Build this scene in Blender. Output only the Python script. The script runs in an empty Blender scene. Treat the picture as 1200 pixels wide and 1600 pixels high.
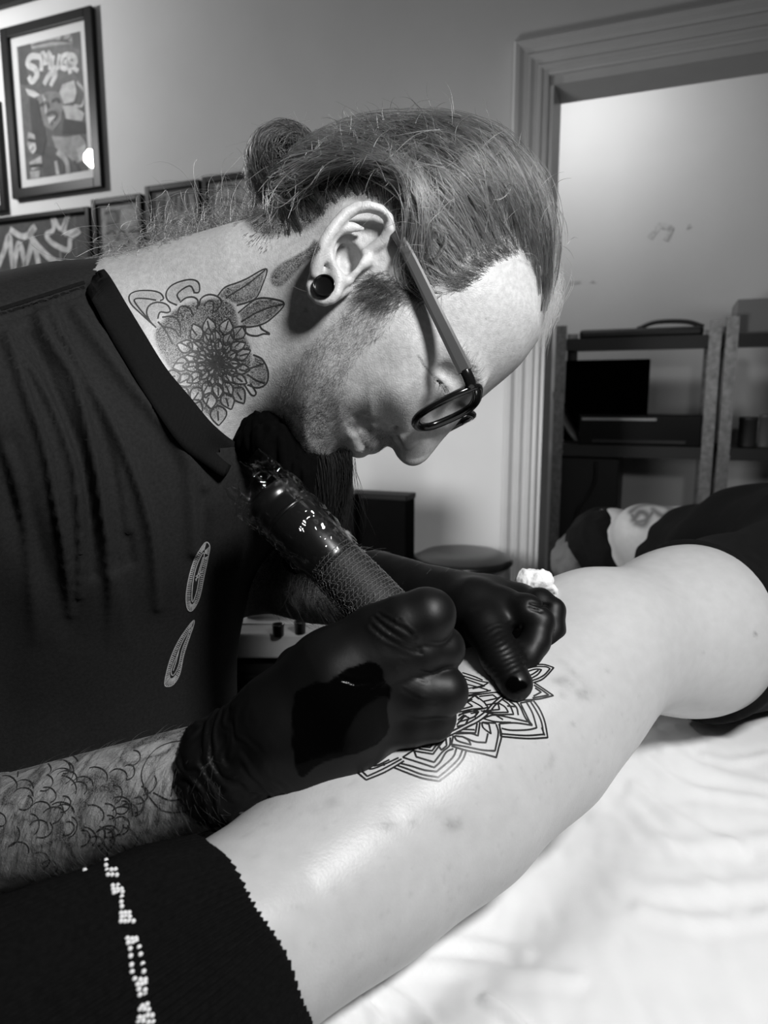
import bpy, bmesh, math, random
import numpy as np
from mathutils import Vector, Matrix
from mathutils.bvhtree import BVHTree

random.seed(7)
RNG = np.random.default_rng(11)
SC = bpy.context.scene
COL = SC.collection

# ------------------------------------------------------------------ camera
FPX = 1100.0                                  # focal length in pixels of a 1200x1600 frame
PITCH = math.radians(9.0)
CAM = np.array([0.0, 0.0, 1.10])
RIGHT = np.array([1.0, 0.0, 0.0])
FWD = np.array([0.0, math.cos(PITCH), -math.sin(PITCH)])
UP = np.array([0.0, math.sin(PITCH), math.cos(PITCH)])
cam_data = bpy.data.cameras.new('camera')
cam_data.sensor_fit = 'VERTICAL'
cam_data.sensor_height = 36.0
cam_data.lens = FPX * 36.0 / 1600.0
cam_data.clip_start = 0.02
cam_data.dof.use_dof = True
cam_data.dof.focus_distance = 0.455
cam_data.dof.aperture_fstop = 10.0
cam = bpy.data.objects.new('camera', cam_data)
cam.location = CAM
cam.rotation_euler = (math.radians(90) - PITCH, 0, 0)
COL.objects.link(cam)
SC.camera = cam

# ------------------------------------------------------------------ world, lamps, exposure
world = bpy.data.worlds.new('world')
SC.world = world
world.use_nodes = True
world.node_tree.nodes['Background'].inputs[0].default_value = (1, 1, 1, 1)
world.node_tree.nodes['Background'].inputs[1].default_value = 0.004

def area_lamp(name, loc, target, size, power, spread=180, shape='DISK'):
    d = bpy.data.lights.new(name, 'AREA')
    d.shape = shape
    d.size = size
    d.energy = power
    d.spread = math.radians(spread)
    o = bpy.data.objects.new(name, d)
    o.location = loc
    o.rotation_euler = (Vector(target) - Vector(loc)).to_track_quat('-Z', 'Y').to_euler()
    COL.objects.link(o)
    return o

def point_lamp(name, loc, radius, power):
    d = bpy.data.lights.new(name, 'POINT')
    d.shadow_soft_size = radius
    d.energy = power
    o = bpy.data.objects.new(name, d)
    o.location = loc
    COL.objects.link(o)
    return o

# tattooist's work lamp, above and in front of the subject, on the photographer's right
area_lamp('work_lamp', (0.36, -0.06, 1.56), (0.0, 0.56, 0.98), 0.17, 6.2, 145)
# ceiling lamp of the studio, to the left
point_lamp('ceiling_lamp', (-1.752, 2.138, 2.154), 0.035, 33.0)
# desk lamp on the trolley behind the artist, turned to the wall
area_lamp('desk_lamp', (-0.36, 1.12, 0.99), (0.30, 2.10, 0.95), 0.40, 4.2, 120)
# lamp of the back room, close to the far wall just left of the doorway
area_lamp('back_room_lamp', (0.58, 2.50, 2.35), (0.80, 3.05, 1.75), 0.18, 5.4)

SC.view_settings.view_transform = 'Standard'
SC.view_settings.look = 'None'
SC.view_settings.gamma = 1.0
SC.view_settings.use_curve_mapping = False
SC.view_settings.exposure = 0.0
SC.cycles.use_denoising = True
SC.cycles.max_bounces = 6
SC.cycles.transparent_max_bounces = 12

# ------------------------------------------------------------------ helpers: picking points in space
def at(px, py, d):
    """World point seen at pixel (px, py) of the 1200x1600 frame, d metres ahead of the camera."""
    return CAM + d * ((px - 600.0) / FPX * RIGHT + (800.0 - py) / FPX * UP + FWD)

def raydir(px, py):
    v = (px - 600.0) / FPX * RIGHT + (800.0 - py) / FPX * UP + FWD
    return v / np.linalg.norm(v)

def proj(P):
    Q = np.atleast_2d(P) - CAM
    d = Q @ FWD
    return 600.0 + FPX * (Q @ RIGHT) / d, 800.0 - FPX * (Q @ UP) / d, d

# ------------------------------------------------------------------ helpers: materials
def srgb(v):
    v = v / 255.0
    return v / 12.92 if v <= 0.04045 else ((v + 0.055) / 1.055) ** 2.4

def mat(name, g, rough=0.5, metal=0.0, spec=0.5, noise=0.0, nscale=30.0, bump=0.0, bscale=200.0,
        attr=None, anoise=0.0, ink=0.03, sss=0.0, coat=0.0, coat_rough=0.1, detail=4.0, bdist=0.001):
    """Grey procedural material: noise in the colour, noise bump, optional vertex attribute that darkens towards ink."""
    m = bpy.data.materials.new(name)
    m.use_nodes = True
    nt = m.node_tree
    b = nt.nodes['Principled BSDF']
    b.inputs['Roughness'].default_value = rough
    b.inputs['Metallic'].default_value = metal
    b.inputs['Specular IOR Level'].default_value = spec
    b.inputs['Base Color'].default_value = (g, g, g, 1)
    if coat:
        b.inputs['Coat Weight'].default_value = coat
        b.inputs['Coat Roughness'].default_value = coat_rough
    if sss:
        b.inputs['Subsurface Weight'].default_value = sss
        b.inputs['Subsurface Radius'].default_value = (1, 1, 1)
        b.inputs['Subsurface Scale'].default_value = 0.004
    tc = nt.nodes.new('ShaderNodeTexCoord')
    col = None
    if noise:
        n = nt.nodes.new('ShaderNodeTexNoise')
        n.inputs['Scale'].default_value = nscale
        n.inputs['Detail'].default_value = detail
        nt.links.new(tc.outputs['Object'], n.inputs['Vector'])
        r = nt.nodes.new('ShaderNodeMapRange')
        r.inputs['From Min'].default_value = 0.25
        r.inputs['From Max'].default_value = 0.75
        r.inputs['To Min'].default_value = g * (1 - noise)
        r.inputs['To Max'].default_value = g * (1 + noise)
        nt.links.new(n.outputs['Fac'], r.inputs['Value'])
        col = r.outputs['Result']
        nt.links.new(col, b.inputs['Base Color'])
    if attr:
        a = nt.nodes.new('ShaderNodeAttribute')
        a.attribute_name = attr
        mx = nt.nodes.new('ShaderNodeMix')
        mx.data_type = 'FLOAT'
        fac = a.outputs['Fac']
        if anoise:
            an = nt.nodes.new('ShaderNodeTexNoise')
            an.inputs['Scale'].default_value = 1500.0
            an.inputs['Detail'].default_value = 2.0
            nt.links.new(tc.outputs['Object'], an.inputs['Vector'])
            ar = nt.nodes.new('ShaderNodeMapRange')
            ar.inputs['From Min'].default_value = 0.35
            ar.inputs['From Max'].default_value = 0.65
            ar.inputs['To Min'].default_value = 1 - anoise
            ar.inputs['To Max'].default_value = 1 + anoise * 0.6
            nt.links.new(an.outputs['Fac'], ar.inputs['Value'])
            ml = nt.nodes.new('ShaderNodeMath'); ml.operation = 'MULTIPLY'; ml.use_clamp = True
            nt.links.new(a.outputs['Fac'], ml.inputs[0]); nt.links.new(ar.outputs['Result'], ml.inputs[1])
            fac = ml.outputs[0]
        nt.links.new(fac, mx.inputs[0])
        if col is not None:
            nt.links.new(col, mx.inputs[2])
        else:
            mx.inputs[2].default_value = g
        mx.inputs[3].default_value = ink
        nt.links.new(mx.outputs[0], b.inputs['Base Color'])
    if bump:
        n2 = nt.nodes.new('ShaderNodeTexNoise')
        n2.inputs['Scale'].default_value = bscale
        n2.inputs['Detail'].default_value = 3.0
        nt.links.new(tc.outputs['Object'], n2.inputs['Vector'])
        bp = nt.nodes.new('ShaderNodeBump')
        bp.inputs['Strength'].default_value = bump
        bp.inputs['Distance'].default_value = bdist
        nt.links.new(n2.outputs['Fac'], bp.inputs['Height'])
        nt.links.new(bp.outputs['Normal'], b.inputs['Normal'])
    return m

def glass_mat(name, tint=0.95, rough=0.02, mixfac=None, spec=0.06):
    """Thin clear film or pane: mostly see-through with sharp reflections."""
    m = bpy.data.materials.new(name)
    m.use_nodes = True
    nt = m.node_tree
    for n in list(nt.nodes):
        nt.nodes.remove(n)
    out = nt.nodes.new('ShaderNodeOutputMaterial')
    tr = nt.nodes.new('ShaderNodeBsdfTransparent')
    tr.inputs[0].default_value = (tint, tint, tint, 1)
    gl = nt.nodes.new('ShaderNodeBsdfGlossy')
    gl.inputs['Roughness'].default_value = rough
    mx = nt.nodes.new('ShaderNodeMixShader')
    if mixfac is None:
        fr = nt.nodes.new('ShaderNodeLayerWeight')
        fr.inputs['Blend'].default_value = 0.5
        r = nt.nodes.new('ShaderNodeMapRange')
        r.inputs['To Min'].default_value = spec
        r.inputs['To Max'].default_value = 0.75
        pw = nt.nodes.new('ShaderNodeMath'); pw.operation = 'POWER'; pw.inputs[1].default_value = 3.0
        nt.links.new(fr.outputs['Facing'], pw.inputs[0])
        nt.links.new(pw.outputs[0], r.inputs['Value'])
        nt.links.new(r.outputs['Result'], mx.inputs[0])
    else:
        mx.inputs[0].default_value = mixfac
    nt.links.new(tr.outputs[0], mx.inputs[1])
    nt.links.new(gl.outputs[0], mx.inputs[2])
    nt.links.new(mx.outputs[0], out.inputs['Surface'])
    return m

def hair_mat(name, g, rough=0.32, rand=0.25):
    m = bpy.data.materials.new(name)
    m.use_nodes = True
    nt = m.node_tree
    for n in list(nt.nodes):
        nt.nodes.remove(n)
    out = nt.nodes.new('ShaderNodeOutputMaterial')
    h = nt.nodes.new('ShaderNodeBsdfHairPrincipled')
    h.parametrization = 'COLOR'
    h.inputs['Color'].default_value = (g, g, g, 1)
    h.inputs['Roughness'].default_value = rough
    h.inputs['Radial Roughness'].default_value = 0.4
    if 'Random Roughness' in h.inputs:
        h.inputs['Random Roughness'].default_value = 0.2
    hi = nt.nodes.new('ShaderNodeHairInfo')
    r = nt.nodes.new('ShaderNodeMapRange')
    r.inputs['To Min'].default_value = g * max(0.3, 1 - rand)
    r.inputs['To Max'].default_value = g * (1 + rand * 2)
    pw = nt.nodes.new('ShaderNodeMath'); pw.operation = 'POWER'; pw.inputs[1].default_value = 2.5
    nt.links.new(hi.outputs['Random'], pw.inputs[0])
    nt.links.new(pw.outputs[0], r.inputs['Value'])
    nt.links.new(r.outputs['Result'], h.inputs['Color'])
    nt.links.new(h.outputs[0], out.inputs['Surface'])
    return m

# ------------------------------------------------------------------ helpers: objects
def tag(o, label=None, cat=None, group=None, kind=None):
    if label: o['label'] = label
    if cat: o['category'] = cat
    if group: o['group'] = group
    if kind: o['kind'] = kind
    return o

def thing(name, label, cat, loc, group=None):
    o = bpy.data.objects.new(name, None)
    o.empty_display_size = 0.02
    o.location = tuple(float(c) for c in loc)
    COL.objects.link(o)
    return tag(o, label, cat, group)

def wloc(o):
    v = Vector((0, 0, 0))
    while o is not None:
        v += Vector(o.location)
        o = o.parent
    return v

def link(o, parent=None):
    COL.objects.link(o)
    if parent is not None:
        o.parent = parent
        o.location = -wloc(parent)
    return o

def mk(name, V, F, m, parent=None, smooth=True, attrs=None):
    """V are world coordinates."""
    me = bpy.data.meshes.new(name)
    V = np.asarray(V, dtype=np.float32)
    if isinstance(F, np.ndarray):
        n, k = F.shape
        me.vertices.add(len(V)); me.vertices.foreach_set('co', V.ravel())
        me.loops.add(n * k); me.loops.foreach_set('vertex_index', F.astype(np.int32).ravel())
        me.polygons.add(n)
        me.polygons.foreach_set('loop_start', np.arange(0, n * k, k, dtype=np.int32))
        me.update(calc_edges=True)
    else:
        me.from_pydata([tuple(map(float, v)) for v in V], [], [tuple(int(i) for i in f) for f in F])
    if smooth:
        me.polygons.foreach_set('use_smooth', np.ones(len(me.polygons), dtype=bool))
    for an, av in (attrs or {}).items():
        a = me.attributes.new(an, 'FLOAT', 'POINT')
        a.data.foreach_set('value', np.asarray(av, dtype=np.float32))
    me.materials.append(m)
    me.validate()
    o = bpy.data.objects.new(name, me)
    return link(o, parent)

def merge(parts):
    Vs, Fs, n = [], [], 0
    for V, F in parts:
        Vs.append(np.asarray(V, dtype=float))
        Fs += [tuple(int(i) + n for i in f) for f in F]
        n += len(V)
    return np.concatenate(Vs), Fs

def box_vf(lo, hi, bev=0.0, seg=2):
    lo = np.array(lo, float); hi = np.array(hi, float)
    bm = bmesh.new()
    bmesh.ops.create_cube(bm, size=1.0)
    for v in bm.verts:
        v.co = Vector(((lo + hi) / 2 + np.array(v.co) * (hi - lo)))
    if bev:
        bmesh.ops.bevel(bm, geom=list(bm.edges), offset=bev, segments=seg, affect='EDGES', profile=0.5)
    bm.verts.index_update()
    V = np.array([v.co[:] for v in bm.verts]); F = [[v.index for v in f.verts] for f in bm.faces]
    bm.free()
    return V, F

def xf(V, o, ax, ay, az):
    V = np.asarray(V, float)
    return np.asarray(o) + V[:, :1] * ax + V[:, 1:2] * ay + V[:, 2:3] * az

def lathe_vf(prof, seg=40, cap=True):
    """prof: (r, z) pairs; z axis."""
    V, F = [], []
    for r, z in prof:
        for i in range(seg):
            a = 2 * math.pi * i / seg
            V.append((r * math.cos(a), r * math.sin(a), z))
    for j in range(len(prof) - 1):
        for i in range(seg):
            F.append((j * seg + i, j * seg + (i + 1) % seg, (j + 1) * seg + (i + 1) % seg, (j + 1) * seg + i))
    if cap:
        F.append(tuple(range(seg))[::-1])
        F.append(tuple((len(prof) - 1) * seg + i for i in range(seg)))
    return np.array(V, float), F

def frames(path):
    path = np.asarray(path, float)
    t = np.gradient(path, axis=0)
    t /= np.linalg.norm(t, axis=1)[:, None] + 1e-12
    ref = np.array([0.0, 0, 1.0]) if abs(t[0][2]) < 0.9 else np.array([1.0, 0, 0])
    nrm = []
    n = np.cross(np.cross(t[0], ref), t[0])
    for k in range(len(path)):
        n = n - t[k] * (n @ t[k])
        n /= np.linalg.norm(n) + 1e-12
        nrm.append(n.copy())
    nrm = np.array(nrm)
    return t, nrm, np.cross(t, nrm)

def tube_vf(path, rad, seg=10, cap=True, sx=1.0, sy=1.0):
    path = np.asarray(path, float)
    rad = np.broadcast_to(np.asarray(rad, float), (len(path),))
    t, n, b = frames(path)
    V, F = [], []
    for k in range(len(path)):
        for i in range(seg):
            a = 2 * math.pi * i / seg
            V.append(path[k] + rad[k] * (math.cos(a) * n[k] * sx + math.sin(a) * b[k] * sy))
    for k in range(len(path) - 1):
        for i in range(seg):
            F.append((k * seg + i, k * seg + (i + 1) % seg, (k + 1) * seg + (i + 1) % seg, (k + 1) * seg + i))
    if cap:
        F.append(tuple(range(seg))[::-1])
        F.append(tuple((len(path) - 1) * seg + i for i in range(seg)))
    return np.array(V), F

def spline(pts, n=8, closed=False):
    """Catmull-Rom through pts, n samples per span."""
    P = np.asarray(pts, float)
    if closed:
        Q = np.vstack([P[-1], P, P[0], P[1]])
        spans = len(P)
    else:
        Q = np.vstack([2 * P[0] - P[1], P, 2 * P[-1] - P[-2]])
        spans = len(P) - 1
    out = []
    for i in range(spans):
        p0, p1, p2, p3 = Q[i], Q[i + 1], Q[i + 2], Q[i + 3]
        for s in np.linspace(0, 1, n, endpoint=False):
            out.append(0.5 * ((2 * p1) + (-p0 + p2) * s + (2 * p0 - 5 * p1 + 4 * p2 - p3) * s * s + (-p0 + 3 * p1 - 3 * p2 + p3) * s ** 3))
    if not closed:
        out.append(P[-1])
    return np.array(out)

def corner_spline(pts, n=6, turn=0.75):
    """Smooth between the corners of a polyline, sharp at them."""
    P = np.asarray(pts, float)
    cuts = [0]
    for i in range(1, len(P) - 1):
        a = P[i] - P[i - 1]; b = P[i + 1] - P[i]
        c = (a @ b) / (np.linalg.norm(a) * np.linalg.norm(b) + 1e-9)
        if math.acos(max(-1, min(1, c))) > turn: cuts.append(i)
    cuts.append(len(P) - 1)
    out = []
    for a, b in zip(cuts[:-1], cuts[1:]):
        q = P[a:b + 1]
        q = spline(q, n) if len(q) > 2 else q
        out.append(q if not out else q[1:])
    return np.concatenate(out)

def resample(P, step):
    P = np.asarray(P, float)
    s = np.r_[0, np.cumsum(np.linalg.norm(np.diff(P, axis=0), axis=1))]
    n = max(2, int(s[-1] / step) + 1)
    q = np.linspace(0, s[-1], n)
    return np.stack([np.interp(q, s, P[:, k]) for k in range(P.shape[1])], 1)

def curves_obj(name, strands, radius, m, parent=None):
    """Hair strands: list of (k,3) arrays or an (n,k,3) array in world coordinates."""
    sizes = [len(s) for s in strands]
    c = bpy.data.hair_curves.new(name)
    c.add_curves(sizes)
    P = np.concatenate([np.asarray(s, dtype=np.float32) for s in strands])
    c.attributes['position'].data.foreach_set('vector', P.ravel())
    ra = c.attributes.get('radius') or c.attributes.new('radius', 'FLOAT', 'POINT')
    if np.isscalar(radius):
        R = np.concatenate([radius * (1 - 0.75 * np.linspace(0, 1, k) ** 2) for k in sizes])
    else:
        R = np.concatenate([r * (1 - 0.75 * np.linspace(0, 1, k) ** 2) for k, r in zip(sizes, radius)])
    ra.data.foreach_set('value', R.astype(np.float32))
    c.materials.append(m)
    o = bpy.data.objects.new(name, c)
    return link(o, parent)

# ------------------------------------------------------------------ helpers: signed distance sculpting
def smin(a, b, k):
    h = np.clip(0.5 + 0.5 * (b - a) / k, 0, 1)
    return b + (a - b) * h - k * h * (1 - h)

def smax(a, b, k):
    return -smin(-a, -b, k)

def cone(P, a, b, ra, rb):
    """Tapered capsule."""
    a = np.asarray(a, float); b = np.asarray(b, float)
    ab = b - a
    h = np.clip(((P - a) @ ab) / (ab @ ab), 0, 1)
    return np.linalg.norm(P - a - h[:, None] * ab, axis=1) - (ra + (rb - ra) * h)

def chain(P, pts, rads, k=0.0):
    f = None
    for i in range(len(pts) - 1):
        g = cone(P, pts[i], pts[i + 1], rads[i], rads[i + 1])
        f = g if f is None else (smin(f, g, k) if k else np.minimum(f, g))
    return f

def ellip(P, c, r, axes=None):
    Q = P - np.asarray(c, float)
    if axes is not None:
        Q = Q @ np.asarray(axes, float).T
    r = np.asarray(r, float)
    k0 = np.linalg.norm(Q / r, axis=1)
    k1 = np.linalg.norm(Q / (r * r), axis=1) + 1e-9
    return k0 * (k0 - 1) / k1

def sdf_mesh(fn, lo, hi, h, B=5, slack=1.12, relax=1):
    """Sparse surface nets of fn(P)<0 inside the box."""
    lo = np.asarray(lo, float); hi = np.asarray(hi, float)
    nb = np.maximum(1, np.ceil((hi - lo) / (h * B)).astype(int))
    n = nb * B
    ax = [np.arange(nb[i]) for i in range(3)]
    I, J, K = np.meshgrid(*ax, indexing='ij')
    blk = np.stack([I.ravel(), J.ravel(), K.ravel()], 1)
    cen = lo + (blk * B + (B - 1) / 2.0) * h
    val = np.concatenate([fn(cen[k:k + 400000]) for k in range(0, len(cen), 400000)])
    act = np.abs(val) < 0.5 * math.sqrt(3) * B * h * slack
    G = np.empty(n, dtype=np.float32)
    G6 = G.reshape(nb[0], B, nb[1], B, nb[2], B)
    sgn = np.where(val < 0, -1.0, 1.0).reshape(nb).astype(np.float32)
    G6[:] = sgn[:, None, :, None, :, None]
    o = np.arange(B)
    oi, oj, ok = np.meshgrid(o, o, o, indexing='ij')
    off = np.stack([oi.ravel(), oj.ravel(), ok.ravel()], 1)
    ab = blk[act]
    step = max(1, 600000 // (B ** 3))
    for s in range(0, len(ab), step):
        bb = ab[s:s + step]
        idx = bb[:, None, :] * B + off[None]
        P = lo + idx.reshape(-1, 3) * h
        v = fn(P).astype(np.float32).reshape(len(bb), B, B, B)
        G6[bb[:, 0], :, bb[:, 1], :, bb[:, 2], :] = v
    S = G < 0
    c = np.zeros(tuple(n - 1), dtype=np.uint8)
    for dx in (0, 1):
        for dy in (0, 1):
            for dz in (0, 1):
                c += S[dx:n[0] - 1 + dx, dy:n[1] - 1 + dy, dz:n[2] - 1 + dz]
    cells = np.argwhere((c > 0) & (c < 8))
    vid = np.full(tuple(n - 1), -1, dtype=np.int32)
    vid[cells[:, 0], cells[:, 1], cells[:, 2]] = np.arange(len(cells))
    acc = np.zeros((len(cells), 3)); cnt = np.zeros(len(cells))
    corners = [(0, 0, 0), (1, 0, 0), (0, 1, 0), (1, 1, 0), (0, 0, 1), (1, 0, 1), (0, 1, 1), (1, 1, 1)]
    cv = [G[cells[:, 0] + a, cells[:, 1] + b, cells[:, 2] + d] for a, b, d in corners]
    for i in range(8):
        for j in range(i + 1, 8):
            df = np.abs(np.array(corners[i]) - np.array(corners[j]))
            if df.sum() != 1: continue
            m_ = (cv[i] < 0) != (cv[j] < 0)
            t = np.where(m_, cv[i] / np.where(m_, cv[i] - cv[j], 1), 0)
            p = np.array(corners[i]) + t[:, None] * (np.array(corners[j]) - np.array(corners[i]))
            acc += p * m_[:, None]; cnt += m_
    V = lo + (cells + acc / np.maximum(cnt, 1)[:, None]) * h
    F = []
    for a in range(3):
        b1, b2 = (a + 1) % 3, (a + 2) % 3
        sl0 = [slice(None)] * 3; sl1 = [slice(None)] * 3
        sl0[a] = slice(0, -1); sl1[a] = slice(1, None)
        s0 = S[tuple(sl0)]; s1 = S[tuple(sl1)]
        e = np.argwhere(s0 != s1)
        e = e[(e[:, b1] > 0) & (e[:, b2] > 0) & (e[:, b1] < n[b1] - 1) & (e[:, b2] < n[b2] - 1)]
        if not len(e): continue
        inside0 = s0[e[:, 0], e[:, 1], e[:, 2]]
        q = []
        for (d1, d2) in ((0, 0), (-1, 0), (-1, -1), (0, -1)):
            ee = e.copy(); ee[:, b1] += d1; ee[:, b2] += d2
            q.append(vid[ee[:, 0], ee[:, 1], ee[:, 2]])
        q = np.stack(q, 1)
        q[~inside0] = q[~inside0][:, ::-1]
        F.append(q)
    F = np.concatenate(F)
    F = F[(F >= 0).all(1)]
    for _ in range(relax):                     # one umbrella step, then back onto the surface
        E = np.concatenate([F[:, [0, 1]], F[:, [1, 2]], F[:, [2, 3]], F[:, [3, 0]]])
        s = np.zeros_like(V); k = np.zeros(len(V))
        for d in range(3):
            s[:, d] = np.bincount(E[:, 0], V[E[:, 1], d], len(V)) + np.bincount(E[:, 1], V[E[:, 0], d], len(V))
        k = np.bincount(E[:, 0], minlength=len(V)) + np.bincount(E[:, 1], minlength=len(V))
        V = 0.4 * V + 0.6 * s / np.maximum(k, 1)[:, None]
        st = np.clip(fn(V), -h, h)
        V = V - st[:, None] * vnormals(V, F)
    return V, F

def grad(fn, P, e=0.001):
    f = fn(P)
    g = np.stack([fn(P + np.eye(3)[i] * e) - f for i in range(3)], 1)
    g /= np.linalg.norm(g, axis=1)[:, None] + 1e-12
    return g, f

def vnormals(V, F):
    F = np.asarray(F)
    n = np.cross(V[F[:, 2]] - V[F[:, 0]], V[F[:, 3]] - V[F[:, 1]])
    N = np.zeros_like(V)
    for k in range(4):
        for d in range(3):
            N[:, d] += np.bincount(F[:, k], n[:, d], len(V))
    return N / (np.linalg.norm(N, axis=1)[:, None] + 1e-12)

def polydist(X, Y, line):
    """Distance of points (X, Y) to a 2D polyline."""
    line = np.asarray(line, float)
    best = np.full(X.shape, 1e9)
    for i in range(len(line) - 1):
        a, b = line[i], line[i + 1]
        ab = b - a
        h = np.clip(((X - a[0]) * ab[0] + (Y - a[1]) * ab[1]) / (ab @ ab + 1e-12), 0, 1)
        best = np.minimum(best, np.hypot(X - a[0] - h * ab[0], Y - a[1] - h * ab[1]))
    return best

def inpoly(X, Y, poly):
    poly = np.asarray(poly, float)
    c = np.zeros(X.shape, bool)
    j = len(poly) - 1
    for i in range(len(poly)):
        xi, yi = poly[i]; xj, yj = poly[j]
        c ^= ((yi > Y) != (yj > Y)) & (X < (xj - xi) * (Y - yi) / ((yj - yi) if yj != yi else 1e-9) + xi)
        j = i
    return c

def sdpoly(X, Y, poly):
    """Positive inside."""
    poly = np.asarray(poly, float)
    d = polydist(X, Y, np.vstack([poly, poly[:1]]))
    return np.where(inpoly(X, Y, poly), d, -d)

def vnoise(P, scale, seed=0):
    """Cheap smooth value noise in 3D, about -1..1."""
    Q = np.asarray(P, float) * scale + seed * 17.31
    i = np.floor(Q).astype(np.int64); f = Q - i
    f = f * f * (3 - 2 * f)
    def hsh(a):
        x = (a[:, 0] * 374761393 + a[:, 1] * 668265263 + a[:, 2] * 2147483647 + seed * 97) & 0xffffffff
        x = ((x ^ (x >> 13)) * 1274126177) & 0xffffffff
        return ((x ^ (x >> 16)) & 0xffff) / 32767.5 - 1
    r = 0
    for dx in (0, 1):
        for dy in (0, 1):
            for dz in (0, 1):
                w = (f[:, 0] if dx else 1 - f[:, 0]) * (f[:, 1] if dy else 1 - f[:, 1]) * (f[:, 2] if dz else 1 - f[:, 2])
                r = r + w * hsh(i + np.array([dx, dy, dz]))
    return r

class Skin:
    """A surface that ink lines can be laid on."""
    def __init__(self, V, F):
        self.b = BVHTree.FromPolygons([tuple(v) for v in V.tolist()], F.tolist() if isinstance(F, np.ndarray) else F)
    def hit(self, px, py):
        loc, nrm, i, d = self.b.ray_cast(Vector(CAM), Vector(raydir(px, py)))
        return (None, None) if loc is None else (np.array(loc), np.array(nrm))
    def near(self, p):
        loc, nrm, i, d = self.b.find_nearest(Vector(p))
        return np.array(loc), np.array(nrm)
    def ribbons(self, lines, width, off=0.00025, step=4.0, taper=False):
        """Pixel polylines -> thin raised strips of ink lying on the surface. width in metres (or one per line)."""
        parts = []
        for li, ln in enumerate(lines):
            w = width[li] if not np.isscalar(width) else width
            q = resample(ln, step)
            P, N = [], []
            def flush():
                if len(P) > 1:
                    p = np.array(P); n = np.array(N)
                    t = np.gradient(p, axis=0)
                    s = np.cross(n, t); s /= np.linalg.norm(s, axis=1)[:, None] + 1e-12
                    ww = np.full(len(p), w)
                    if taper: ww = ww * (0.25 + 0.75 * np.sin(np.linspace(0.05, 0.95, len(p)) * math.pi))
                    a = p + n * off + s * ww[:, None] * 0.5
                    b = p + n * off - s * ww[:, None] * 0.5
                    V = np.concatenate([a, b]); k = len(p)
                    parts.append((V, [(i, i + 1, k + i + 1, k + i) for i in range(k - 1)]))
                P.clear(); N.clear()
            for x, y in q:
                p, n = self.hit(x, y)
                if p is None:
                    flush(); continue
                if P and np.linalg.norm(p - P[-1]) > 0.012:
                    flush()
                P.append(p); N.append(n)
            flush()
        return merge(parts)

# ================================================================== the room
TW = np.array([0.929, -0.3696, 0.0])           # along the back wall, to the right (towards the camera)
NW = np.array([-0.3696, -0.929, 0.0])          # out of the back wall, into the studio
W0 = np.array([0.466, 1.95, 0.0])              # foot of the door opening's left edge
ZAX = np.array([0.0, 0.0, 1.0])
def W(s, z, out=0.0):
    return W0 + TW * s + ZAX * z + NW * out
def wall_sz(px, py, out=0.0):
    d = raydir(px, py); t = ((W0 + NW * out - CAM) @ NW) / (d @ NW)
    Q = CAM + d * t - W0
    return Q @ TW, Q[2]
W0 = W0 + TW * wall_sz(859, 130)[0]
WALLM = mat('wall_paint', 0.56, rough=0.75, spec=0.3, noise=0.03, nscale=6, bump=0.05, bscale=60)
WALLF = mat('far_wall_paint', 0.60, rough=0.7, spec=0.3, noise=0.03, nscale=5)
TRIMM = mat('gloss_trim_paint', 0.52, rough=0.4, spec=0.5, noise=0.03, nscale=20)
FLOORM = mat('dark_laminate', 0.12, rough=0.45, noise=0.3, nscale=10)
CEILM = mat('ceiling_paint', 0.30, rough=0.9)
def structure(name, V, F, m, parent=None, smooth=False):
    o = mk(name, V, F, m, parent, smooth)
    if parent is None: o['kind'] = 'structure'
    return o
def wbox(s0, s1, z0, z1, o0, o1, bev=0.0, seg=2):
    V_, F_ = box_vf((s0, z0, o0), (s1, z1, o1), bev, seg)
    return W0 + V_[:, :1] * TW + V_[:, 1:2] * ZAX + V_[:, 2:3] * NW, F_
DOORT = wall_sz(866, 119)[1]; DOORW = 0.86; HC = 2.55
sl = -3.2
V_, F_ = merge([wbox(sl, 0, 0, HC, -0.12, 0), wbox(0, DOORW, DOORT, HC, -0.12, 0), wbox(DOORW, 2.6, 0, HC, -0.12, 0)])
structure('wall_back', V_, F_, WALLM)
V_, F_ = merge([wbox(sl, 2.6, 0, HC, 4.2, 4.3)])
DARKWALL = mat('dark_wall_paint', 0.10, rough=0.8)
structure('wall_front', V_, F_, DARKWALL)
structure('wall_left', *wbox(sl - 0.1, sl, 0, HC, -0.12, 4.3), DARKWALL)
structure('wall_right', *wbox(2.6, 2.7, 0, HC, -0.12, 4.3), DARKWALL)
structure('floor', *wbox(sl - .1, 2.7, -0.06, 0, -2.2, 4.3), FLOORM)
structure('ceiling', *wbox(sl - .1, 2.7, HC, HC + .06, -2.2, 4.3), CEILM)
FARO = -1.12
structure('wall_far', *wbox(-1.2, 2.6, 0, HC, FARO - .1, FARO), WALLF)
structure('wall_far_left', *wbox(-1.3, -1.2, 0, HC, FARO - .1, -.12), WALLF)
structure('wall_far_right', *wbox(2.6, 2.7, 0, HC, FARO - .1, -.12), WALLF)
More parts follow.
